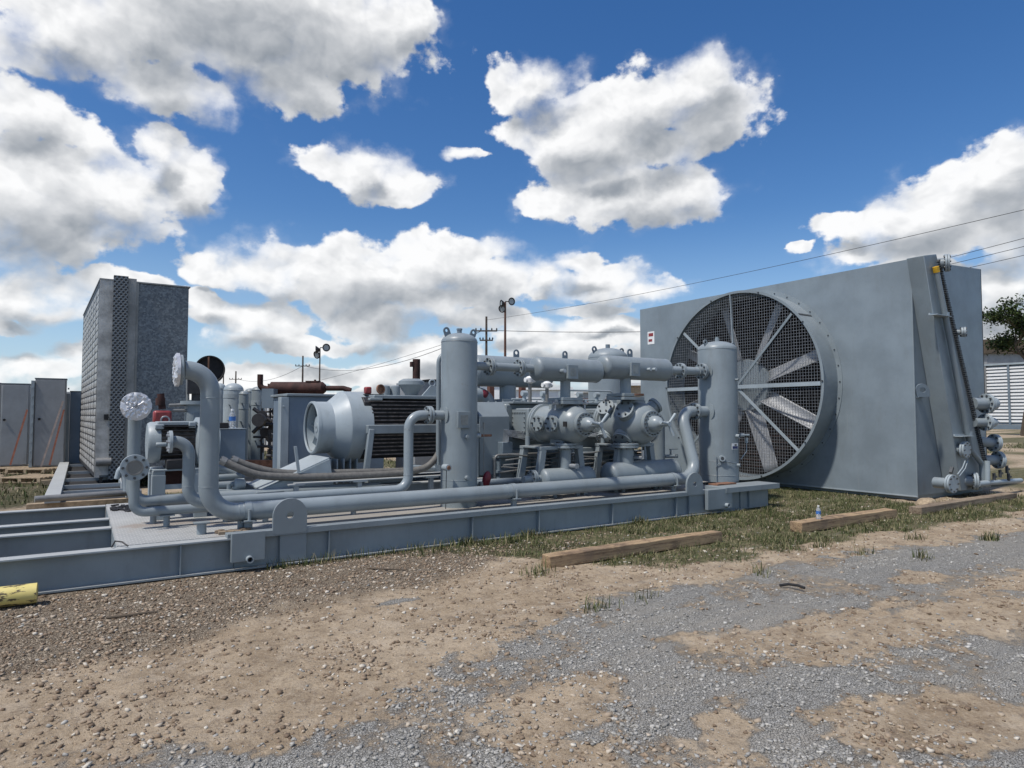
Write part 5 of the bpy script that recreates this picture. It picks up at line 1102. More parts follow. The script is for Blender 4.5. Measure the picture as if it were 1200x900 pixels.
c = at(958, 606, z=.16); water_bottle((c.x, T2a.y+.07, .132), .20, 'clear blue-labelled water bottle standing on the timber in front of the cooler')
m = MB(); a = at(44, 695, z=.085); path = [Vector((a.x, a.y, .088)), Vector((a.x-.9, a.y+.02, .088)), Vector((a.x-2.2, a.y+.05, .088))]; m.lathe(path[0], path[2]-path[0], [(0, .07), (.004, .086), (2.2, .086)], 32)
yb = m.build('bollard_post', 'yellowpaint', None, loc=path[0]); tag(yb, 'chipped yellow steel post lying on the gravel by the skid beam', 'bollard')
m = MB(); pts = [at(914, 686, z=.02), at(924, 684.5, z=.03), at(935, 686, z=.03), at(943, 689, z=.02)]; m.sweep(pts, .013, 10); tag(m.build('hose_scrap', 'black', None, loc=pts[0]), 'short curved scrap of black hose lying on the grey gravel', 'hose scrap')
m = MB(); pts = [at(125, 724, z=.01), at(150, 721, z=.02), at(184, 717, z=.012)]; m.sweep(pts, .012, 8); tag(m.build('stick', 'bark', None, loc=pts[0]), 'dark thin stick lying on the brown gravel near the yellow post', 'stick')
m = MB(); pts = [at(435, 666, z=.01), at(455, 667, z=.02), at(475, 668, z=.012)]; m.sweep(pts, .009, 8); tag(m.build('stick', 'bark', None, loc=pts[0]), 'thin twig on the gravel close to the skid beam', 'stick')
m = MB(); pts = [at(131, 641, z=.36), at(135, 634, z=.40), at(143, 635, z=.40), at(150, 640, z=.36)]; m.sweep(pts, .008, 8); tag(m.build('lifting_hook', 'darkmetal', None, loc=pts[0]), 'small dark wire hook on the front edge of the tread plate', 'wire hook')
m = MB(); rr = random.Random(5)
for k in range(26): c = at(rr.uniform(132, 153), rr.uniform(592, 599), z=.36); m.box(c, (rr.uniform(.03, .12), rr.uniform(.02, .06), .02), Matrix.Rotation(rr.uniform(0, 3), 3, 'Z'))
tag(m.build('chain', 'darkmetal', None, loc=at(142, 595, z=.35)), 'dark chain heaped on the far corner of the tread plate', 'chain')
def rock(c, s, label=None):
    bm = bmesh.new(); bmesh.ops.create_icosphere(bm, subdivisions=3, radius=1); r_ = random.Random(11); off = [Vector((r_.uniform(-1, 1), r_.uniform(-1, 1), r_.uniform(-1, 1))).normalized() for _ in range(9)]
    for v in bm.verts:
        q = min(1.0, min(.75/max(.01, v.co.dot(o)) if v.co.dot(o) > 0 else 9 for o in off)); v.co *= q; v.co = Vector((v.co.x*s[0], v.co.y*s[1], v.co.z*s[2]))
    me = bpy.data.meshes.new('rock'); bm.to_mesh(me); bm.free(); me.materials.append(M['pallet']); o = bpy.data.objects.new('rock', me); COL.objects.link(o); o.location = c; return o
c = at(1085, 590, z=.05); tag(rock((c.x, c.y, .05), (.22, .16, .12)), 'tan rock lying at the corner of the big cooler behind the timbers', 'rock')
m = MB(); 
m.b2((at(886, 571, z=.43).x-.25, 7.75, .417), (at(886, 571, z=.43).x+.25, 7.95, .44)); tag(m.build('rusty_plate', 'rustlight', None, loc=(10.3, 7.8, .417)), 'rusty steel plate on the skid end by the fan', 'plate')
# ================================================================== GROUND
def _h(ix, iy, s):
    n = (ix.astype(np.int64)*374761393 + iy.astype(np.int64)*668265263 + s*974634777) & 0xffffffff
    n = ((n ^ (n >> 13))*1274126177) & 0xffffffff; n = n ^ (n >> 16); return (n & 0xffff)/65535.0
def vnoise(x, y, s=0):
    ix = np.floor(x); iy = np.floor(y); fx = x-ix; fy = y-iy; fx = fx*fx*(3-2*fx); fy = fy*fy*(3-2*fy)
    a = _h(ix, iy, s); b = _h(ix+1, iy, s); c = _h(ix, iy+1, s); d = _h(ix+1, iy+1, s)
    return (a*(1-fx)+b*fx)*(1-fy)+(c*(1-fx)+d*fx)*fy
def fbm(x, y, sc, o=4, s=0):
    v = 0; am = .5; t = 0
    for k in range(o): v = v+am*vnoise(x*sc, y*sc, s+k*17); t += am; am *= .55; sc *= 2.1
    return v/t
def ss(x, a, b): t = np.clip((x-a)/(b-a), 0, 1); return t*t*(3-2*t)
def ell(x, y, cx, cy, rx, ry, rot=0):
    c, s = math.cos(rot), math.sin(rot); dx = x-cx; dy = y-cy; return np.sqrt(((dx*c+dy*s)/rx)**2+((-dx*s+dy*c)/ry)**2)
def masks(x, y):
    n1 = fbm(x, y, .9, 4, 1); n2 = fbm(x, y, 2.6, 4, 5); n3 = fbm(x, y, .35, 3, 9)
    edge = np.interp(x, [-3, -.3, .5, 1.4, 2.3, 3.0, 3.8, 5.3, 7.1, 9.4, 11.5, 30], [4.3, 4.1, 3.75, 3.55, 3.9, 4.1, 4.5, 4.5, 4.6, 4.35, 4.2, 4.3])
    n4 = fbm(x, y, 7, 3, 13); g = ss(edge-y+(n1-.5)*.9+(n2-.5)*.6+(n4-.5)*.5, -.22, .30)
    holes = np.minimum.reduce([ell(x, y, 2.30, 3.05, .62, .42, .5), ell(x, y, 2.0, 2.55, .42, .35, .9), ell(x, y, 2.9, 2.4, .35, .22, .7), ell(x, y, 4.3, 3.15, .75, .28, -.35), ell(x, y, 5.6, 2.75, 1.7, .42, -.2), ell(x, y, 8.3, 2.75, 1.6, .3, -.1), ell(x, y, 3.9, 1.85, .9, .35, -.3), ell(x, y, 7.4, 3.5, .5, .2, 0)])
    g = g*(.12+.88*ss(holes+(n2-.5)*1.5+(n1-.5)*.9+(n4-.5)*.9, .62, 1.3)); g = g*(.45+.55*ss(fbm(x, y, 1.3, 4, 63)+(n4-.5)*.3, .36, .5))
    g = np.maximum(g, .9*ss(1-ell(x, y, 2.35, 5.55, .45, .10, .1)+(n2-.5)*1.2, .2, .7))
    pe = ss(y-np.interp(x, [-3, -.4, .6, 1.7, 3.4, 4.2], [5.4, 5.35, 5.5, 5.9, 6.2, 6.6])+(n1-.5)*.8+(n2-.5)*.4, -.25, .3)*ss(5.2-x+(n1-.5)*1.5, -.3, .5)*ss(14.5-y, 0, 1)
    ge = np.interp(x, [3, 3.7, 4.2, 4.8, 5.4, 6.8, 8.2, 11.5, 20], [8.2, 7.2, 6.35, 5.5, 5.05, 4.95, 4.85, 4.75, 5])
    gr = ss(y-ge+(n1-.5)*.9+(n2-.5)*.6, -.1, .35)*ss(x-3.5+(n2-.5)*.6, 0, .4)
    gr = gr*(1-.85*ss(1-ell(x, y, 16, 6.6, 3.5, 1.1, 0)+(n1-.5), .1, .6))
    far = ss(y, 12.5, 13.5); gr = np.where(y > 13, ss(n3+(n2-.5)*.3, .42, .55), gr); gr = np.where((x > 18), ss(n3+(n2-.5)*.4, .45, .6)*.8, gr)
    pe = np.where((y > 13) & (x < 1), ss(n3-.4+(n2-.5)*.3, 0, .1), pe)
    return g, pe*(1-g), gr*(1-g)
def height(x, y):
    h = (fbm(x*.35, y*4.2, 1.0, 4, 71)-.5)*.035+(fbm(x, y, 1.6, 4, 21)-.5)*.05+(fbm(x, y*3, 2.2, 3, 31)-.5)*.03 + (fbm(x, y, 9, 3, 41)-.5)*.022
    t = ss(1-ell(x, y, 6.1, 3.05, .55, .35, .2), 0, .4); h = h + t*.012*np.sin((x*.6+y)*38)
    return h*np.clip(1.2-(y-6.6), .15, 1)-.012
ax = np.concatenate([-np.geomspace(2500, 3.2, 42), np.arange(-3.1, 15.5, .05), np.geomspace(15.6, 2500, 60)])
ay = np.concatenate([-np.geomspace(2500, 2.0, 24), np.arange(-1.9, .9, .3), np.arange(1.0, 8.0, .04), np.geomspace(8.05, 2500, 90)])
gx, gy = np.meshgrid(ax, ay); nx_, ny_ = len(ax), len(ay)
near = (np.abs(gx) < 40) & (np.abs(gy) < 40)
gz = np.where(near, height(gx, gy), -.012)
me = bpy.data.meshes.new('ground'); nv = nx_*ny_; me.vertices.add(nv)
me.vertices.foreach_set('co', np.stack([gx, gy, gz], -1).astype(np.float32).ravel())
ii = (np.arange(ny_-1)[:, None]*nx_+np.arange(nx_-1)[None, :]).ravel(); quads = np.stack([ii, ii+1, ii+nx_+1, ii+nx_], -1)
me.loops.add(quads.size); me.loops.foreach_set('vertex_index', quads.ravel().astype(np.int32)); me.polygons.add(len(quads))
me.polygons.foreach_set('loop_start', (np.arange(len(quads))*4).astype(np.int32)); me.polygons.foreach_set('loop_total', np.full(len(quads), 4, np.int32)); me.update()
me.polygons.foreach_set('use_smooth', [True]*len(quads))
g_, p_, r_ = masks(gx, gy); ca = me.color_attributes.new('cover', 'FLOAT_COLOR', 'POINT')
ca.data.foreach_set('color', np.stack([g_, p_, r_, np.ones_like(g_)], -1).astype(np.float32).ravel())
m, nt, b = new_mat('yard_ground'); o = objco(nt); at_ = N(nt, 'ShaderNodeAttribute', attribute_name='cover'); sc_ = N(nt, 'ShaderNodeSeparateColor'); L(nt, at_.outputs['Color'], sc_.inputs[0])
mp = N(nt, 'ShaderNodeMapping'); mp.inputs['Rotation'].default_value = (0, 0, -.06); mp.inputs['Scale'].default_value = (.35, 4.2, 1); L(nt, nt.nodes['Texture Coordinate'].outputs['Object'], mp.inputs['Vector']); track = noise(nt, mp.outputs[0], 1.0, 6, .6, .3)
fine = noise(nt, o, 14, 6, .7); med = noise(nt, o, 3.0, 6, .62); big_ = noise(nt, o, .7, 4, .6)
dirt = mixc(nt, sstep(nt, med, .3, .72), (.26, .198, .132), (.41, .325, .225)); dirt = mixc(nt, mth(nt, 'MULTIPLY', sstep(nt, big_, .45, .7), .6), dirt, (.46, .375, .27)); dirt = mixc(nt, mth(nt, 'MULTIPLY', sstep(nt, fine, .48, .68), .6), dirt, (.13, .095, .07)); dirt = mixc(nt, mth(nt, 'MULTIPLY', sstep(nt, noise(nt, o, 5.5, 5, .65, .6), .5, .66), .5), dirt, (.46, .385, .29))
crumb = noise(nt, o, 55, 5, .7); dirt = mixc(nt, mth(nt, 'MULTIPLY', sstep(nt, crumb, .52, .66), .55), dirt, (.46, .38, .29)); dirt = mixc(nt, mth(nt, 'MULTIPLY', mth(nt, 'SUBTRACT', 1.0, sstep(nt, crumb, .32, .45)), .6), dirt, (.15, .105, .07))
v = N(nt, 'ShaderNodeTexVoronoi', feature='F1'); v.inputs['Scale'].default_value = 70; v.inputs['Randomness'].default_value = 1; L(nt, o, v.inputs['Vector'])
vs = N(nt, 'ShaderNodeSeparateColor'); L(nt, v.outputs['Color'], vs.inputs[0])
v2 = N(nt, 'ShaderNodeTexVoronoi', feature='DISTANCE_TO_EDGE'); v2.inputs['Scale'].default_value = 70; L(nt, o, v2.inputs['Vector'])
edge_ = sstep(nt, v2.outputs['Distance'], .0, .09)
grav = mixc(nt, vs.outputs[0], (.25, .242, .22), (.43, .418, .385)); grav = mixc(nt, edge_, (.20, .19, .168), grav); grav = mixc(nt, mth(nt, 'MULTIPLY', sstep(nt, track, .42, .62), .7), grav, (.36, .335, .29))
peb = mixc(nt, vs.outputs[1], (.15, .115, .08), (.42, .35, .26)); peb = mixc(nt, edge_, (.06, .045, .035), peb); peb = mixc(nt, mth(nt, 'MULTIPLY', sstep(nt, med, .5, .7), .4), peb, (.2, .145, .10))
gcol = mixc(nt, sstep(nt, fine, .35, .65), (.06, .066, .03), (.16, .14, .08)); gcol = mixc(nt, mth(nt, 'MULTIPLY', sstep(nt, med, .5, .7), .5), gcol, (.17, .14, .09))
c_ = 0
def edgem(x, k=.5): return sstep(nt, mth(nt, 'ADD', x, mth(nt, 'MULTIPLY', mth(nt, 'SUBTRACT', fine, .5), k)), .2, .75)
c = mixc(nt, edgem(sc_.outputs[1], .9), dirt, peb); c = mixc(nt, edgem(sc_.outputs[2], .9), c, gcol); mg = edgem(mth(nt, 'ADD', sc_.outputs[0], mth(nt, 'MULTIPLY', mth(nt, 'SUBTRACT', track, .5), .9)), 1.3); c = mixc(nt, mg, c, grav)
c = mixc(nt, mth(nt, 'MULTIPLY', sstep(nt, track, .55, .70), .22), c, (.48, .43, .36)); c = mixc(nt, mth(nt, 'MULTIPLY', mth(nt, 'SUBTRACT', 1.0, sstep(nt, track, .30, .42)), .3), c, (.17, .135, .10))
L(nt, c, b.inputs['Base Color']); b.inputs['Roughness'].default_value = .95; b.inputs['Specular IOR Level'].default_value = .15
st_ = mth(nt, 'MAXIMUM', mg, sc_.outputs[1])
hh = mth(nt, 'ADD', mth(nt, 'MULTIPLY', mth(nt, 'MULTIPLY', edge_, st_), .5), mth(nt, 'ADD', mth(nt, 'MULTIPLY', fine, .8), mth(nt, 'MULTIPLY', crumb, .5)))
bump(nt, b, hh, 1.0, .026)
me.materials.append(m); go = bpy.data.objects.new('ground', me); COL.objects.link(go); struct(go)

def fastmesh(name, verts, faces_n, nper, vper, mat, kind='stuff'):
    me = bpy.data.meshes.new(name); me.vertices.add(len(verts)); me.vertices.foreach_set('co', verts.astype(np.float32).ravel())
    f = faces_n; me.loops.add(f.size); me.loops.foreach_set('vertex_index', f.ravel().astype(np.int32)); me.polygons.add(len(f))
    me.polygons.foreach_set('loop_start', (np.arange(len(f))*f.shape[1]).astype(np.int32)); me.polygons.foreach_set('loop_total', np.full(len(f), f.shape[1], np.int32)); me.update(); me.validate()
    me.materials.append(mat); o = bpy.data.objects.new(name, me); COL.objects.link(o); o['kind'] = kind; return o
def island_mat(name, cols, rough=.9, trans=0):
    m, nt, b = new_mat(name); g = nt.nodes.new('ShaderNodeNewGeometry'); r = N(nt, 'ShaderNodeValToRGB'); r.color_ramp.interpolation = 'LINEAR'
    e = r.color_ramp.elements
    while len(e) < len(cols): e.new(.5)
    for i, (p, c) in enumerate(cols): e[i].position = p; e[i].color = (*c, 1)
    L(nt, g.outputs['Random Per Island'], r.inputs[0]); L(nt, r.outputs[0], b.inputs['Base Color']); b.inputs['Roughness'].default_value = rough
    b.inputs['Specular IOR Level'].default_value = .2; return m
def ground_samples(nw, ns):
    """even over the yard plus denser toward where one stands"""
    x1 = rng.uniform(-2, 16, nw); y1 = rng.uniform(1.0, 8.0, nw)
    r = 1.9*np.exp(rng.uniform(0, 1.9, ns)); th = AZ+rng.uniform(-.78, .78, ns); x2 = r*np.cos(th); y2 = r*np.sin(th)
    x = np.concatenate([x1, x2]); y = np.concatenate([y1, y2]); k = (y < 7.45) | (x > 10.8); return x[k], y[k]
def stones(name, x, y, smin, smax, mat, sink=.35):
    n = len(x); s = smin+(smax-smin)*rng.random(n)**3.6
    base = np.array([[a, b, c] for a in (-1, 1) for b in (-1, 1) for c in (-1, 1)], float)*.5
    v = base[None]*(1+rng.uniform(-.45, .35, (n, 8, 3))); v = v*(s[:, None, None]*np.stack([rng.uniform(.8, 1.5, n), rng.uniform(.7, 1.1, n), rng.uniform(.45, .8, n)], -1)[:, None, :])
    t = rng.uniform(0, 2*PI, n); c, q = np.cos(t)[:, None], np.sin(t)[:, None]; tl = rng.uniform(-.5, .5, n)[:, None]
    X = v[..., 0]*c-v[..., 1]*q; Y = v[..., 0]*q+v[..., 1]*c; Z = v[..., 2]+X*tl
    z0 = height(x, y)+s*.15
    V = np.stack([X+x[:, None], Y+y[:, None], Z+z0[:, None]], -1).reshape(-1, 3)
    F = np.array([[0, 1, 3], [0, 3, 2], [4, 6, 7], [4, 7, 5], [0, 4, 5], [0, 5, 1], [2, 3, 7], [2, 7, 6], [0, 2, 6], [0, 6, 4], [1, 5, 7], [1, 7, 3]])
    return fastmesh(name, V, (F[None]+8*np.arange(n)[:, None, None]).reshape(-1, 3), 12, 8, mat)
def away(x, y):  # keep clear of the timbers
    return ~((y > T1a.y-.02) & (y < T1a.y+.25) & (x > T1a.x-.05) & (x < T1b.x))
x, y = ground_samples(90000, 230000); g_, p_, r_ = masks(x, y)
pt_ = fbm(x, y, 1.7, 4, 51); k = rng.random(len(x)) < np.clip(g_, .0, 1)*(.22+.62*ss(pt_, .42, .64))*(.35+.65*ss(fbm(x*.35, y*4.2, 1.0, 4, 71), .38, .58))+.02; mgs = island_mat('crushed_stone', [(0, (.22, .213, .195)), (.45, (.31, .30, .275)), (.85, (.39, .377, .345)), (1, (.52, .50, .455))])
stones('gravel', x[k], y[k], .004, .021, mgs)['label'] = 'grey crushed stone scattered over the road'
x, y = ground_samples(70000, 110000); g_, p_, r_ = masks(x, y)
k = (rng.random(len(x)) < np.clip(p_, 0, 1)*.85+(.10+.40*ss(fbm(x, y, 3.1, 3, 88), .46, .60))*(1-g_)) & away(x, y); mps = island_mat('brown_pebble', [(0, (.16, .115, .08)), (.5, (.29, .22, .155)), (.85, (.40, .33, .25)), (1, (.60, .56, .48))])
stones('pebbles', x[k], y[k], .004, .028, mps)['label'] = 'brown and white pebbles scattered over the dirt'
def blades(name, x, y, hmin, hmax, mat, w=.005, lean=.6, z=None):
    n = len(x); h = hmin+(hmax-hmin)*rng.random(n)**1.6; t = rng.uniform(0, 2*PI, n); d = np.stack([np.cos(t), np.sin(t)], -1); sd = np.stack([-np.sin(t), np.cos(t)], -1); ln = rng.uniform(.1, lean, n)*h
    z0 = height(x, y)-.004 if z is None else z; P = np.stack([x, y], -1); ww = w*rng.uniform(.7, 1.4, n)
    def pt(off, side, zz): q = P+d*off[:, None]+sd*(side*ww)[:, None]; return np.concatenate([q, (z0+zz)[:, None]], 1)
    V = np.stack([pt(0*h, -1, 0*h), pt(0*h, 1, 0*h), pt(ln*.35, .8, h*.55), pt(ln*.35, -.8, h*.55), pt(ln, 0, h*(1-.25*ln/h))], 1).reshape(-1, 3)
    F = np.array([[0, 1, 2], [0, 2, 3], [3, 2, 4]]); return fastmesh(name, V, (F[None]+5*np.arange(n)[:, None, None]).reshape(-1, 3), 3, 5, mat)
gm = island_mat('grass_blades', [(0, (.035, .05, .018)), (.5, (.075, .095, .033)), (.78, (.15, .14, .065)), (1, (.33, .28, .17))], .7)
n = 420000; x = rng.uniform(3.2, 19, n); y = rng.uniform(4.2, 10.5, n)**1.0; g_, p_, r_ = masks(x, y)
cl = fbm(x, y, 3.2, 4, 77); dens = np.clip(r_, 0, 1)*(.12+.88*ss(cl, .40, .60)); k = (rng.random(n) < dens*.62*np.clip(1.25-(x-4)*.05, .3, 1)) & ((y < 7.50) | (x > 10.5)) & (y < BY0-.05+99*(x < 13.3)) & away(x, y)
x, y = x[k], y[k]; grs = blades('grass', x, y, .02, .11, gm, .003, 1.7)
# weed tufts
tx, ty = [], []; rr = np.random.default_rng(4)
spots = [(at(u, v, z=0), q) for u, v, q in [(700, 712, 60), (752, 700, 30), (512, 648, 50), (495, 652, 40), (545, 636, 140), (600, 635, 160), (632, 672, 90), (1160, 632, 130), (1075, 632, 50), (1080, 655, 60), (1010, 650, 40), (960, 640, 60), (893, 672, 50), (1020, 622, 60), (590, 620, 120), (725, 608, 120), (900, 600, 150)]]
for p, q in spots: tx.append(rr.normal(p.x, .09, q)); ty.append(rr.normal(p.y, .05, q))
tx.append(rr.uniform(1.7, 5.5, 900)); ty.append(rr.uniform(7.36, 7.50, 900)*1.0)
tx = np.concatenate(tx); ty = np.minimum(np.concatenate(ty), 7.50); k = (rr.random(len(tx)) < .85); blades('weeds', tx[k], ty[k], .04, .17, gm, .004, .8)
# sparse far grass blades
n = 60000; x = rng.uniform(-4, 45, n); y = rng.uniform(12.8, 40, n); g_, p_, r_ = masks(x, y); k = rng.random(n) < r_; blades('grass', x[k], y[k], .05, .16, gm, .012, .8)

# ================================================================== TREE (right)
def tree(u, w, zt, crown_r, label, nleaf, seed):
    p = atw(u, 500, w); r_ = random.Random(seed); t = thing('broadleaf_tree', label, 'tree', (p.x, p.y, 0)); B = Vector((p.x, p.y, 0)); m = MB(); tips = []
    def limb(a, d, l, r, dep):
        path = [a]; q = a
        for i in range(4): d = (d+Vector((r_.uniform(-.22, .22), r_.uniform(-.22, .22), r_.uniform(-.05, .15)))).normalized(); q = q+d*l/4; path.append(q)
        m.sweep(path, [r*(1-.15*i) for i in range(5)], 7)
        if dep == 0: tips.extend(path[1:]); return
        for k in range(4 if dep > 1 else 3):
            a_ = r_.uniform(0, 2*PI); nd = (d*.6+Vector((math.cos(a_), math.sin(a_), r_.uniform(-.1, .7)))).normalized(); limb(path[r_.choice((3, 4))], nd, l*(.36 if dep == 3 else .62), r*.5, dep-1)
        tips.append(path[-1])
    limb(B, Vector((0, 0, 1)), zt*.60, .28, 3); m.build('trunk', 'bark', t)
    vs, fs = [], []; n = len(tips)
    for k in range(nleaf):
        c = tips[r_.randrange(n)]+Vector((r_.gauss(0, .30), r_.gauss(0, .30), r_.gauss(0, .25))); s = r_.uniform(.07, .15); a_ = Vector((r_.uniform(-1, 1), r_.uniform(-1, 1), r_.uniform(-1, 1))).normalized(); b_ = a_.cross(Vector((r_.uniform(-1, 1), r_.uniform(-1, 1), 1))).normalized()
        i = len(vs); vs += [c-a_*s, c+b_*s*.6, c+a_*s, c-b_*s*.6]; fs.append((i, i+1, i+2, i+3))
    me = bpy.data.meshes.new('crown'); me.from_pydata([tuple(v-B) for v in vs], [], fs); me.materials.append(leafm); o = bpy.data.objects.new('crown', me); COL.objects.link(o); o.parent = t
leafm = island_mat('leaf_green', [(0, (.012, .022, .008)), (.6, (.035, .06, .018)), (1, (.08, .11, .035))], .6)
tree(1200, 52, 11.6, 3, 'dark leafy tree rising above the white ribbed wall', 7000, 4)

# ================================================================== WORLD: sky and clouds
SUN = Vector((-.96, -.13, 0)).normalized(); EL = math.radians(60)
W = bpy.data.worlds.new('World'); SC.world = W; W.use_nodes = True; nt = W.node_tree; nt.nodes.clear()
out = N(nt, 'ShaderNodeOutputWorld'); bg = N(nt, 'ShaderNodeBackground'); bg.inputs['Strength'].default_value = .112; L(nt, bg.outputs[0], out.inputs[0])
sky = N(nt, 'ShaderNodeTexSky', sky_type='NISHITA'); sky.sun_disc = False; sky.sun_elevation = EL; sky.sun_rotation = math.atan2(SUN.x, SUN.y); sky.air_density = 1.0; sky.dust_density = .6; sky.ozone_density = 2.0; sky.altitude = 0
hs = N(nt, 'ShaderNodeHueSaturation'); hs.inputs['Saturation'].default_value = 1.33; hs.inputs['Value'].default_value = .78; hs.inputs['Hue'].default_value = .507; L(nt, sky.outputs[0], hs.inputs['Color'])
tc = N(nt, 'ShaderNodeTexCoord'); nrm = N(nt, 'ShaderNodeVectorMath', operation='NORMALIZE'); L(nt, tc.outputs['Generated'], nrm.inputs[0])
sx = N(nt, 'ShaderNodeSeparateXYZ'); L(nt, nrm.outputs[0], sx.inputs[0])
az = mth(nt, 'ARCTAN2', sx.outputs['Y'], sx.outputs['X']); el = mth(nt, 'ARCSINE', sx.outputs['Z'])
cb = N(nt, 'ShaderNodeCombineXYZ'); L(nt, mth(nt, 'MULTIPLY', az, -1.0), cb.inputs[0]); L(nt, el, cb.inputs[1])   # x grows to the right
P0 = cb.outputs[0]
def ae(u, v): d = ray(u, v).normalized(); return -math.atan2(d.y, d.x), math.asin(d.z)
CL = [(290, 5, 230, 100), (50, 262, 120, 55), (60, 30, 110, 60), (170, 35, 120, 65), (290, 40, 150, 75), (400, 40, 110, 70), (350, 95, 70, 40), (470, 20, 60, 50), (200, 105, 80, 45),
 (30, 135, 95, 42), (70, 222, 95, 62), (10, 235, 95, 65), (150, 240, 80, 52), (220, 215, 55, 42), (180, 175, 35, 30), (60, 265, 130, 32), (245, 205, 25, 20),
 (420, 203, 66, 40), (470, 218, 42, 22), (425, 185, 40, 24), (390, 200, 35, 20), (545, 182, 26, 9),
 (628, 95, 58, 30), (600, 100, 35, 25), (760, 130, 120, 52), (770, 172, 75, 30), (815, 100, 62, 44), (680, 160, 85, 42), (832, 135, 72, 52), (735, 228, 120, 40), (640, 240, 45, 22), (800, 225, 60, 35), (700, 185, 70, 25),
 (1165, 215, 110, 52), (1060, 250, 110, 34), (1190, 185, 60, 42), (985, 250, 60, 16), (1110, 275, 150, 28), (935, 281, 20, 8), (1230, 240, 120, 70),
 (300, 318, 95, 26), (420, 322, 150, 42), (520, 305, 90, 38), (570, 330, 75, 38), (480, 350, 130, 25), (245, 305, 30, 10),
 (675, 303, 42, 16), (700, 330, 75, 26), (750, 340, 60, 18), (635, 325, 30, 30), (700, 363, 60, 8),
 (30, 345, 80, 36), (70, 368, 50, 20), (10, 380, 60, 12), (160, 335, 70, 16), (50, 430, 90, 14), (110, 415, 40, 10),
 (290, 375, 85, 24), (430, 375, 75, 24), (350, 400, 110, 16), (230, 350, 60, 18), (520, 410, 90, 24), (460, 435, 160, 16), (280, 440, 120, 12), (640, 400, 130, 26), (740, 395, 80, 22), (690, 425, 150, 18), (580, 375, 60, 16),
 (1170, 330, 100, 44), (1190, 380, 90, 36), (1080, 315, 80, 20), (900, 440, 300, 25), (600, 462, 700, 14)]
blobs = []
for u, v, ru, rv in CL:
    a, e = ae(u, v); a1, _ = ae(u+1, v); _, e1 = ae(u, v-1); blobs.append((a, e, ru*abs(a1-a), rv*abs(e1-e)))
rc = random.Random(12)
for k in range(26):   # the rest of the sky, out of the picture
    a = -AZ+rc.choice((-1, 1))*rc.uniform(.95, 3.1); e = rc.uniform(.08, .9); blobs.append((a, e, rc.uniform(.12, .35)/math.cos(e), rc.uniform(.05, .14)))
ng = bpy.data.node_groups.new('cloud_field', 'ShaderNodeTree'); ng.interface.new_socket('P', in_out='INPUT', socket_type='NodeSocketVector'); ng.interface.new_socket('D', in_out='OUTPUT', socket_type='NodeSocketFloat')
gi = ng.nodes.new('NodeGroupInput'); gout = ng.nodes.new('NodeGroupOutput'); acc = None
for a, e, rx, ry in blobs:
    vm = ng.nodes.new('ShaderNodeVectorMath'); vm.operation = 'MULTIPLY_ADD'; ng.links.new(gi.outputs[0], vm.inputs[0]); vm.inputs[1].default_value = (1/rx, 1/ry, 0); vm.inputs[2].default_value = (-a/rx, -e/ry, 0)
    ln = ng.nodes.new('ShaderNodeVectorMath'); ln.operation = 'LENGTH'; ng.links.new(vm.outputs[0], ln.inputs[0])
    if acc is None: acc = ln.outputs['Value']
    else:
        sm_ = ng.nodes.new('ShaderNodeMath'); sm_.operation = 'SMOOTH_MIN'; sm_.inputs[2].default_value = .22; ng.links.new(acc, sm_.inputs[0]); ng.links.new(ln.outputs['Value'], sm_.inputs[1]); acc = sm_.outputs[0]
ng.links.new(mth(ng, 'SUBTRACT', 1.0, acc), gout.inputs[0])
def fieldat(vec): g = nt.nodes.new('ShaderNodeGroup'); g.node_tree = ng; L(nt, vec, g.inputs[0]); return g.outputs[0]
def shift(vec, dx, dy): a = N(nt, 'ShaderNodeVectorMath', operation='ADD'); L(nt, vec, a.inputs[0]); a.inputs[1].default_value = (dx, dy, 0); return a.outputs[0]
def stretch(vec, s): a = N(nt, 'ShaderNodeVectorMath', operation='MULTIPLY'); L(nt, vec, a.inputs[0]); a.inputs[1].default_value = s; return a.outputs[0]
def lumps(vec, sc, det=9, ro=.56): return noise(nt, stretch(vec, (1, 1.2, 1)), sc, det, ro, 0)
def puffs(vec, sc, det=3):
    v_ = N(nt, 'ShaderNodeTexVoronoi', feature='F1'); v_.inputs['Scale'].default_value = sc; v_.inputs['Detail'].default_value = det; v_.inputs['Roughness'].default_value = .55; v_.normalize = True
    L(nt, stretch(vec, (1, 1.25, 1)), v_.inputs['Vector']); return mth(nt, 'SUBTRACT', 1.0, v_.outputs['Distance'])
# warp the look-up so ellipses turn into billows
wn = N(nt, 'ShaderNodeTexNoise'); wn.inputs['Scale'].default_value = 9; wn.inputs['Detail'].default_value = 5; wn.inputs['Roughness'].default_value = .55; L(nt, stretch(P0, (1, 1.4, 1)), wn.inputs['Vector'])
ws = N(nt, 'ShaderNodeVectorMath', operation='SUBTRACT'); L(nt, wn.outputs['Color'], ws.inputs[0]); ws.inputs[1].default_value = (.5, .5, .5)
wm = N(nt, 'ShaderNodeVectorMath', operation='MULTIPLY_ADD'); L(nt, ws.outputs[0], wm.inputs[0]); wm.inputs[1].default_value = (.13, .075, 0); L(nt, P0, wm.inputs[2]); PW = wm.outputs[0]
PV = N(nt, 'ShaderNodeVectorMath', operation='MULTIPLY_ADD'); L(nt, ws.outputs[0], PV.inputs[0]); PV.inputs[1].default_value = (.05, .04, 0); L(nt, P0, PV.inputs[2]); PV = PV.outputs[0]
ra_ = puffs(PV, 15); rb2 = puffs(shift(PV, -.007, .013), 15)
n0 = mth(nt, 'ADD', mth(nt, 'MULTIPLY', lumps(P0, 19, 9, .58), .55), mth(nt, 'MULTIPLY', mth(nt, 'SUBTRACT', ra_, .30), .60))
D0 = fieldat(PW); D1 = fieldat(shift(PW, -.015, .040))
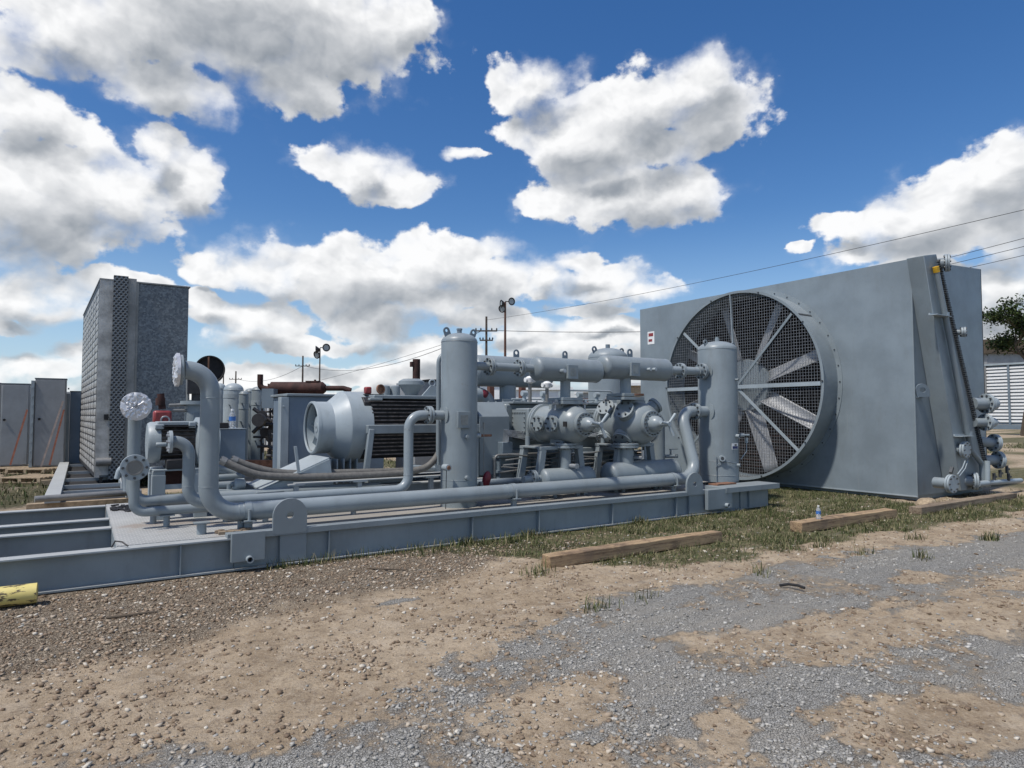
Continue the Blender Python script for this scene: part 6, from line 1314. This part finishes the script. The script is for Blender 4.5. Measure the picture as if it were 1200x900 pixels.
nlow = lumps(shift(P0, 3.7, 1.3), 8, 3, .5)
def dens(D, n): return mth(nt, 'ADD', mth(nt, 'ADD', mth(nt, 'MULTIPLY', mth(nt, 'ADD', D, .01), .95), mth(nt, 'MULTIPLY', mth(nt, 'SUBTRACT', nlow, .5), .9)), mth(nt, 'MULTIPLY', mth(nt, 'SUBTRACT', n, .5), 1.9))
F0 = dens(D0, n0)
soft = sstep(nt, noise(nt, P0, 9, 3, .5), .44, .64)
mask = mth(nt, 'MULTIPLY', sstep(nt, F0, .0, .22), 1.0); mask2 = mth(nt, 'MULTIPLY', sstep(nt, F0, -.25, .70), 1.0)
mk = N(nt, 'ShaderNodeMix'); L(nt, soft, mk.inputs[0]); L(nt, mask, mk.inputs[2]); L(nt, mask2, mk.inputs[3]); mask = mk.outputs[0]
big_shade = sstep(nt, mth(nt, 'ADD', D1, mth(nt, 'MULTIPLY', mth(nt, 'SUBTRACT', n0, .5), .15)), .05, .85)       # how much cloud stands toward the sun
relief = mth(nt, 'MULTIPLY', mth(nt, 'MULTIPLY', mth(nt, 'SUBTRACT', ra_, rb2), mth(nt, 'SUBTRACT', 1.0, mth(nt, 'MULTIPLY', big_shade, .4))), 1.5)
br = mth(nt, 'ADD', mth(nt, 'SUBTRACT', .94, mth(nt, 'MULTIPLY', big_shade, .72)), relief, clamp=True)
thin = mth(nt, 'SUBTRACT', 1.0, sstep(nt, F0, .05, .4)); br = mth(nt, 'ADD', br, mth(nt, 'MULTIPLY', thin, .06), clamp=True)
ccol = mixc(nt, br, (1.6, 1.82, 2.1), (6.5, 6.5, 6.5))
# paler air low down
hz = mth(nt, 'SUBTRACT', 1.0, sstep(nt, el, .0, .30)); skyc = mixc(nt, mth(nt, 'MULTIPLY', hz, .55), hs.outputs[0], (3.0, 4.3, 5.9))
fin = mixc(nt, mth(nt, 'MULTIPLY', mask, .97), skyc, ccol); L(nt, fin, bg.inputs['Color'])
W.cycles.sampling_method = 'MANUAL'; W.cycles.sample_map_resolution = 512

sl = bpy.data.lights.new('sun', 'SUN'); sl.energy = 2.9; sl.angle = math.radians(3.0); sl.color = (1, .95, .88); so = bpy.data.objects.new('sun', sl); COL.objects.link(so)
sd = Vector((SUN.x*math.cos(EL), SUN.y*math.cos(EL), math.sin(EL))); so.rotation_euler = sd.to_track_quat('Z', 'Y').to_euler(); so.location = (0, 0, 30)
SC.view_settings.view_transform = 'Standard'; SC.view_settings.look = 'None'; SC.view_settings.gamma = 1; SC.view_settings.exposure = .47
SC.cycles.use_denoising = True; SC.cycles.max_bounces = 6; SC.cycles.diffuse_bounces = 3; SC.cycles.glossy_bounces = 3; SC.cycles.use_adaptive_sampling = True
try: SC.cycles.denoiser = 'OPENIMAGEDENOISE'
except Exception: pass
